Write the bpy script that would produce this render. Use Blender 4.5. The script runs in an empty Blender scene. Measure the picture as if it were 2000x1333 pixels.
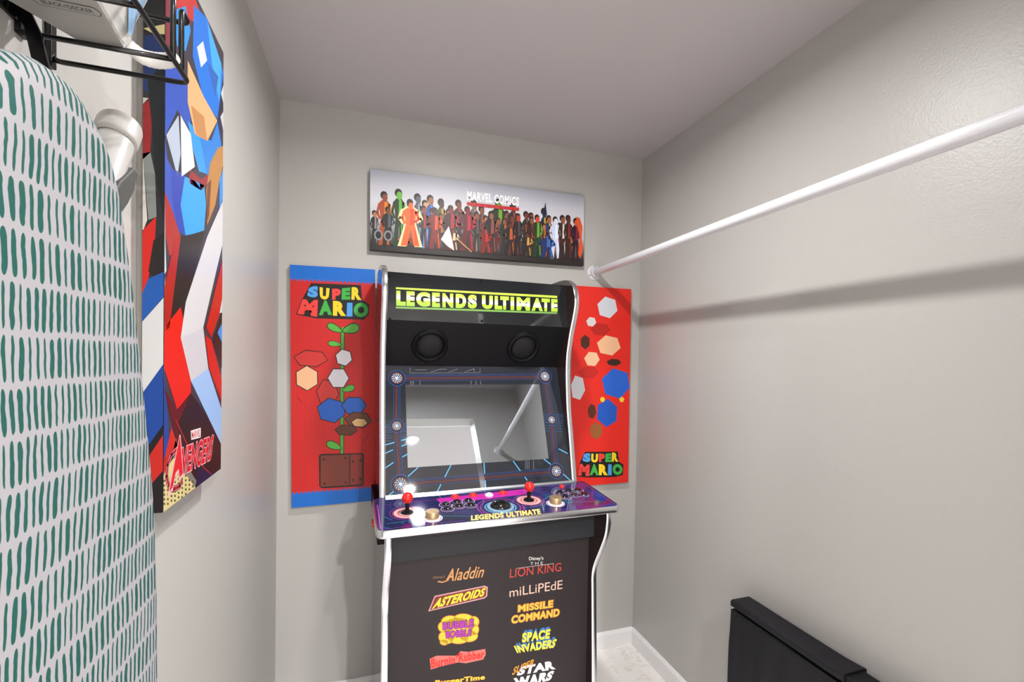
import bpy, bmesh, math, random, json
from mathutils import Vector, Matrix
from mathutils.geometry import tessellate_polygon
random.seed(7)
S = bpy.context.scene
C = S.collection
PI = math.pi

# ---------------------------------------------------------------- camera
cam = bpy.data.cameras.new('camera'); camo = bpy.data.objects.new('camera', cam); C.objects.link(camo)
cam.sensor_width = 36.0; cam.lens = 15.912; cam.shift_x = -0.0005; cam.shift_y = 0.0243
cam.clip_start = 0.02
yaw, pitch, roll = 0.3064, -0.0161, 0.0169
fwd = Vector((math.sin(yaw)*math.cos(pitch), math.cos(yaw)*math.cos(pitch), math.sin(pitch)))
rt = Vector((math.cos(yaw), -math.sin(yaw), 0)); up = rt.cross(fwd)
r2 = rt*math.cos(roll) + up*math.sin(roll); u2 = up*math.cos(roll) - rt*math.sin(roll)
mw = Matrix((r2, u2, -fwd)).transposed().to_4x4(); mw.translation = Vector((0.3399, -1.9554, 1.4114))
camo.matrix_world = mw
S.camera = camo

# ---------------------------------------------------------------- world, exposure
wd = bpy.data.worlds.new('world'); S.world = wd; wd.use_nodes = True
wd.node_tree.nodes['Background'].inputs[0].default_value = (0.9, 0.95, 1.0, 1)
wd.node_tree.nodes['Background'].inputs[1].default_value = 0.05
S.view_settings.view_transform = 'Standard'; S.view_settings.look = 'None'
S.view_settings.gamma = 1.0; S.view_settings.use_curve_mapping = False
S.view_settings.exposure = 0.0
def lamp_light(name, loc, watts, radius, spread, col=(1.0, .985, .965)):
    """the light thrown down by a recessed ceiling fitting"""
    l = bpy.data.lights.new(name, 'AREA'); l.shape = 'DISK'; l.size = radius*2; l.energy = watts; l.color = col; l.spread = math.radians(spread)
    o = bpy.data.objects.new(name, l); C.objects.link(o); o.location = loc; return o
lamp_light('closet_downlight_beam', (.73, -.90, 2.383), 19.5, .045, 170)
lamp_light('hall_and_fill_beam', (.88, -2.48, 2.383), 24, .034, 164)
lamp_light('hall_and_fill_beam', (.99, -3.47, 2.383), 88, .034, 164)
lamp_light('hall_and_fill_beam', (-.5, -3.09, 2.383), 18, .034, 164)  # fill light added on the left, no lamp known there
lamp_light('hall_and_fill_beam', (2.1, -2.9, 2.383), 18, .034, 164)  # matching fill light added on the right, also unseen

# ---------------------------------------------------------------- helpers
def lin(c):
    if isinstance(c, str):
        c = c.lstrip('#'); c = tuple(int(c[i:i+2], 16)/255 for i in (0, 2, 4))
    else:
        c = tuple(v/255 for v in c[:3])
    return tuple(v/12.92 if v <= .04045 else ((v+.055)/1.055)**2.4 for v in c)
MATS = {}
def mat(name, col, rough=.5, metal=0., spec=.5, coat=0., emit=0., trans=0., ior=1.45, bump=None, alpha=1.):
    if name in MATS: return MATS[name]
    m = bpy.data.materials.new(name); m.use_nodes = True; MATS[name] = m
    nt = m.node_tree; b = nt.nodes['Principled BSDF']
    b.inputs['Base Color'].default_value = (*lin(col), 1)
    b.inputs['Roughness'].default_value = rough; b.inputs['Metallic'].default_value = metal
    b.inputs['Specular IOR Level'].default_value = spec; b.inputs['Coat Weight'].default_value = coat
    b.inputs['Coat Roughness'].default_value = .012
    b.inputs['Transmission Weight'].default_value = trans; b.inputs['IOR'].default_value = ior
    if emit:
        b.inputs['Emission Color'].default_value = (*lin(col), 1); b.inputs['Emission Strength'].default_value = emit
    if bump:
        sc, st, di = bump
        tc = nt.nodes.new('ShaderNodeTexCoord'); n = nt.nodes.new('ShaderNodeTexNoise'); bp = nt.nodes.new('ShaderNodeBump')
        n.inputs['Scale'].default_value = sc; n.inputs['Detail'].default_value = 4
        bp.inputs['Strength'].default_value = st; bp.inputs['Distance'].default_value = di
        nt.links.new(tc.outputs['Object'], n.inputs['Vector']); nt.links.new(n.outputs['Fac'], bp.inputs['Height'])
        nt.links.new(bp.outputs['Normal'], b.inputs['Normal'])
    return m
def ramp_mat(name, axis, stops, rough=.5, coat=0., scale=1.):
    """colour bands printed along one local axis"""
    m = mat(name, '#ffffff', rough, coat=coat); nt = m.node_tree
    tc = nt.nodes.new('ShaderNodeTexCoord'); sx = nt.nodes.new('ShaderNodeSeparateXYZ'); mp = nt.nodes.new('ShaderNodeMapRange'); cr = nt.nodes.new('ShaderNodeValToRGB')
    nt.links.new(tc.outputs['Object'], sx.inputs[0]); nt.links.new(sx.outputs[axis], mp.inputs[0])
    mp.inputs[1].default_value = stops[0][0]; mp.inputs[2].default_value = stops[-1][0]
    a, z = stops[0][0], stops[-1][0]
    while len(cr.color_ramp.elements) < len(stops): cr.color_ramp.elements.new(.5)
    for e, (p, c) in zip(cr.color_ramp.elements, stops): e.position = (p-a)/(z-a); e.color = (*lin(c), 1)
    nt.links.new(mp.outputs[0], cr.inputs[0]); nt.links.new(cr.outputs[0], nt.nodes['Principled BSDF'].inputs['Base Color'])
    return m
def link(name, me, mats, parent=None, mx=None, smooth=False):
    o = bpy.data.objects.new(name, me); C.objects.link(o)
    for m in (mats if isinstance(mats, (list, tuple)) else [mats]): me.materials.append(m)
    if parent: o.parent = parent
    if mx is not None: o.matrix_local = mx
    if smooth:
        for p in me.polygons: p.use_smooth = True
    return o
def obj(name, bm, mats, parent=None, mx=None, smooth=False, bevel=0., angle=None):
    bmesh.ops.recalc_face_normals(bm, faces=bm.faces)
    me = bpy.data.meshes.new(name); bm.to_mesh(me); bm.free()
    o = link(name, me, mats, parent, mx, smooth or angle is not None)
    if bevel:
        md = o.modifiers.new('bevel', 'BEVEL'); md.width = bevel; md.segments = 3; md.limit_method = 'ANGLE'; md.angle_limit = math.radians(40)
    if angle is not None:
        me.set_sharp_from_angle(angle=math.radians(angle))
    return o
def B(): return bmesh.new()
def box(bm, x0, x1, y0, y1, z0, z1, mi=0):
    v = [bm.verts.new(p) for p in ((x0,y0,z0),(x1,y0,z0),(x1,y1,z0),(x0,y1,z0),(x0,y0,z1),(x1,y0,z1),(x1,y1,z1),(x0,y1,z1))]
    for f in ((0,3,2,1),(4,5,6,7),(0,1,5,4),(1,2,6,5),(2,3,7,6),(3,0,4,7)):
        bm.faces.new([v[i] for i in f]).material_index = mi
    return bm
def tube(bm, pts, r, n=12, cap=True, mi=0):
    pts = [Vector(p) for p in pts]; rs = r if isinstance(r, (list, tuple)) else [r]*len(pts)
    rings = []; prev = None
    for i, p in enumerate(pts):
        t = (pts[min(i+1, len(pts)-1)] - pts[max(i-1, 0)]).normalized()
        if prev is None:
            a = t.orthogonal().normalized()
        else:
            a = (prev - t*prev.dot(t)).normalized()
        prev = a; b = t.cross(a)
        rings.append([bm.verts.new(p + (a*math.cos(2*PI*k/n) + b*math.sin(2*PI*k/n))*rs[i]) for k in range(n)])
    for q, w in zip(rings, rings[1:]):
        for k in range(n): bm.faces.new((q[k], q[(k+1) % n], w[(k+1) % n], w[k])).material_index = mi
    if cap:
        bm.faces.new(rings[0][::-1]).material_index = mi; bm.faces.new(rings[-1]).material_index = mi
    return bm
def lathe(bm, prof, n=32, ctr=(0,0,0), axis=None, mi=0):
    """profile of (radius, height); axis = unit direction of the height"""
    az = Vector(axis or (0,0,1)).normalized(); ax = az.orthogonal().normalized(); ay = az.cross(ax); c = Vector(ctr)
    rings = []
    for r, h in prof:
        if r < 1e-6: rings.append([bm.verts.new(c + az*h)])
        else: rings.append([bm.verts.new(c + az*h + (ax*math.cos(2*PI*k/n) + ay*math.sin(2*PI*k/n))*r) for k in range(n)])
    for a, b in zip(rings, rings[1:]):
        for k in range(n):
            k2 = (k+1) % n
            if len(a) == 1 and len(b) == 1: continue
            if len(a) == 1: f = (a[0], b[k2], b[k])
            elif len(b) == 1: f = (a[k], a[k2], b[0])
            else: f = (a[k], a[k2], b[k2], b[k])
            bm.faces.new(f).material_index = mi
    return bm
def prism(bm, prof, x0, x1, mi=0):
    """profile of (y, z) extruded along x"""
    a = [bm.verts.new((x0, y, z)) for y, z in prof]; b = [bm.verts.new((x1, y, z)) for y, z in prof]
    n = len(prof)
    bm.faces.new(a).material_index = mi; bm.faces.new(b[::-1]).material_index = mi
    for k in range(n): bm.faces.new((a[k], b[k], b[(k+1) % n], a[(k+1) % n])).material_index = mi
    return bm
def empty(name, label, cat, loc=(0,0,0), rot=(0,0,0), group=None):
    o = bpy.data.objects.new(name, None); C.objects.link(o); o.location = loc; o.rotation_euler = rot
    o.empty_display_size = .1
    return tag(o, label, cat, group)
def tag(o, label, cat, group=None):
    o['label'] = label; o['category'] = cat
    if group: o['group'] = group
    return o
def struct(name, bm, m, **k):
    o = obj(name, bm, m, **k); o['kind'] = 'structure'; return o
def spline(pts, n=6):
    """smooth curve through points (Catmull-Rom)"""
    P = [Vector(p) for p in pts]; out = []
    for i in range(len(P)-1):
        p0, p1, p2, p3 = P[max(i-1,0)], P[i], P[i+1], P[min(i+2,len(P)-1)]
        for k in range(n):
            t = k/n
            out.append(.5*((2*p1) + (p2-p0)*t + (2*p0-5*p1+4*p2-p3)*t*t + (3*p1-p0-3*p2+p3)*t**3))
    out.append(P[-1]); return out

# ---------------------------------------------------------------- printed artwork (flat shapes and lettering on one mesh)
_txt = {}
def glyphs(t, bold=0., shear=0., space=None):
    key = (t, bold, shear, space)
    if key in _txt: return _txt[key]
    cu = bpy.data.curves.new('lettering', 'FONT'); cu.body = t; cu.offset = bold; cu.shear = shear; cu.resolution_u = 4; cu.space_character = 1 + 2.2*(bold if space is None else space)
    o = bpy.data.objects.new('lettering', cu); C.objects.link(o)
    dg = bpy.context.evaluated_depsgraph_get(); dg.update()
    me = bpy.data.meshes.new_from_object(o.evaluated_get(dg))
    vs = [(v.co.x, v.co.y) for v in me.vertices]; fs = [tuple(p.vertices) for p in me.polygons]
    bpy.data.objects.remove(o); bpy.data.curves.remove(cu); bpy.data.meshes.remove(me)
    _txt[key] = (vs, fs); return vs, fs
class Art:
    STEP = 3.5e-5
    def __init__(s, special=None, rough=.45, coat=0., spec=.5): s.v = []; s.f = []; s.m = []; s.mats = []; s.special = special or {}; s.rough = rough; s.coat = coat; s.spec = spec
    def mi(s, c):
        m = s.special.get(c) or mat('print %s %.2f %.2f' % (c, s.rough, s.coat), c, s.rough, coat=s.coat, spec=s.spec)
        if m not in s.mats: s.mats.append(m)
        return s.mats.index(m)
    def poly(s, c, pts, l):
        k = len(s.v); z = l*s.STEP; m = s.mi(c)
        s.v += [(p[0], p[1], z) for p in pts]
        for t in tessellate_polygon([[Vector((p[0], p[1], 0)) for p in pts]]):
            a, b, d = (pts[i] for i in t)
            if (b[0]-a[0])*(d[1]-a[1]) - (b[1]-a[1])*(d[0]-a[0]) < 0: t = t[::-1]
            s.f.append(tuple(k+i for i in t)); s.m.append(m)
    def line(s, c, w, pts, l):
        for i, (p, q) in enumerate(zip(pts, pts[1:])):
            dx, dy = q[0]-p[0], q[1]-p[1]; d = math.hypot(dx, dy) or 1e-9; nx, ny = -dy/d*w/2, dx/d*w/2
            s.poly(c, [(p[0]+nx, p[1]+ny), (p[0]-nx, p[1]-ny), (q[0]-nx, q[1]-ny), (q[0]+nx, q[1]+ny)], l)
            if i: s.ell(c, p, (w/2, 0), (0, w/2), l, 8)
    def ell(s, c, ct, ax, ay, l, n=24, a0=0.):
        s.poly(c, [(ct[0]+ax[0]*math.cos(a0+2*PI*i/n)+ay[0]*math.sin(a0+2*PI*i/n), ct[1]+ax[1]*math.cos(a0+2*PI*i/n)+ay[1]*math.sin(a0+2*PI*i/n)) for i in range(n)], l)
    def text(s, t, c, quad, l, bold=0., shear=0., outline=None, **k):
        base, _ = glyphs(t, bold, shear)
        xs = [p[0] for p in base]; ys = [p[1] for p in base]; x0, x1, y0, y1 = min(xs), max(xs), min(ys), max(ys)
        tl, tr, br, bl = quad
        def put(vs, fs, col, ll):
            n = len(s.v); m = s.mi(col)
            for x, y in vs:
                a = (x-x0)/(x1-x0); b = (y-y0)/(y1-y0)
                s.v.append(tuple((bl[i]*(1-a)+br[i]*a)*(1-b) + (tl[i]*(1-a)+tr[i]*a)*b for i in (0, 1)) + (ll*s.STEP,))
            for f in fs:
                p = [s.v[n+i] for i in f]
                ar = sum(p[i][0]*p[(i+1) % len(p)][1] - p[(i+1) % len(p)][0]*p[i][1] for i in range(len(p)))
                s.f.append(tuple(n+i for i in (f if ar > 0 else f[::-1]))); s.m.append(m)
        if outline:
            put(*glyphs(t, bold+outline[0], shear, bold), outline[1], l); l += 1
        put(*glyphs(t, bold, shear), c, l)
    def fig(s, main, sec, skin, base, l, h, w, spread):
        u, b = base; hr = h*.062+.003
        s.poly(main, [(u-w*.42,b+h*.5),(u-w*.55*spread-w*.1,b),(u-w*.2*spread,b),(u,b+h*.38),(u+w*.2*spread,b+h*.01),(u+w*.6*spread,b+h*.01),(u+w*.42,b+h*.5)], l)
        s.poly(main, [(u-w*.4,b+h*.46),(u-w*.62,b+h*.8),(u-w*.3,b+h*.865),(u+w*.3,b+h*.865),(u+w*.62,b+h*.8),(u+w*.4,b+h*.46)], l+.3)
        s.line(main, w*.26, [(u-w*.55,b+h*.8),(u-w*.78,b+h*.62),(u-w*.5,b+h*.5)], l)
        s.line(sec, w*.26, [(u+w*.55,b+h*.8),(u+w*.8,b+h*.63),(u+w*.45,b+h*.55)], l+.3)
        s.poly(sec, [(u-w*.05,b+h*.48),(u,b+h*.84),(u+w*.32,b+h*.84),(u+w*.36,b+h*.5)], l+.6)
        s.line(sec, w*.14, [(u+w*.3*spread,b+h*.4),(u+w*.42*spread,b+h*.05)], l+.6)
        s.ell('#2a1a16', (u-hr*.15, b+h*.94+hr*.3), (hr*.88, 0), (0, hr*1.05), l+.6, 12)
        s.ell(skin, (u+hr*.08, b+h*.915), (hr*.68, 0), (0, hr*1.02), l+.75, 12)
    def run(s, ops):
        D = lambda P: [(p[0]*1e-4, p[1]*1e-4) for p in P]
        for o in ops:
            k = o[0]
            if k == 'poly': s.poly(o[1], D(o[2]), o[3])
            elif k == 'line': s.line(o[1], o[2], D(o[3]), o[4])
            elif k == 'ell': s.ell(o[1], *D(o[2]), o[3], o[4], o[5])
            elif k == 'text': s.text(o[1], o[2], D(o[3]), o[4], **o[5])
            elif k == 'fig': s.fig(o[1], o[2], o[3], D(o[4])[0], o[5], o[6], o[7], o[8])
        return s
    def build(s, name, parent, mx):
        me = bpy.data.meshes.new(name); me.from_pydata(s.v, [], s.f)
        o = link(name, me, s.mats, parent, mx)
        me.polygons.foreach_set('material_index', s.m); me.update()
        return o
def frame(o, U, V):
    U = Vector(U).normalized(); V = Vector(V); V = (V - U*V.dot(U)).normalized(); N = U.cross(V)
    m = Matrix((U, V, N)).transposed().to_4x4(); m.translation = Vector(o); return m

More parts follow.
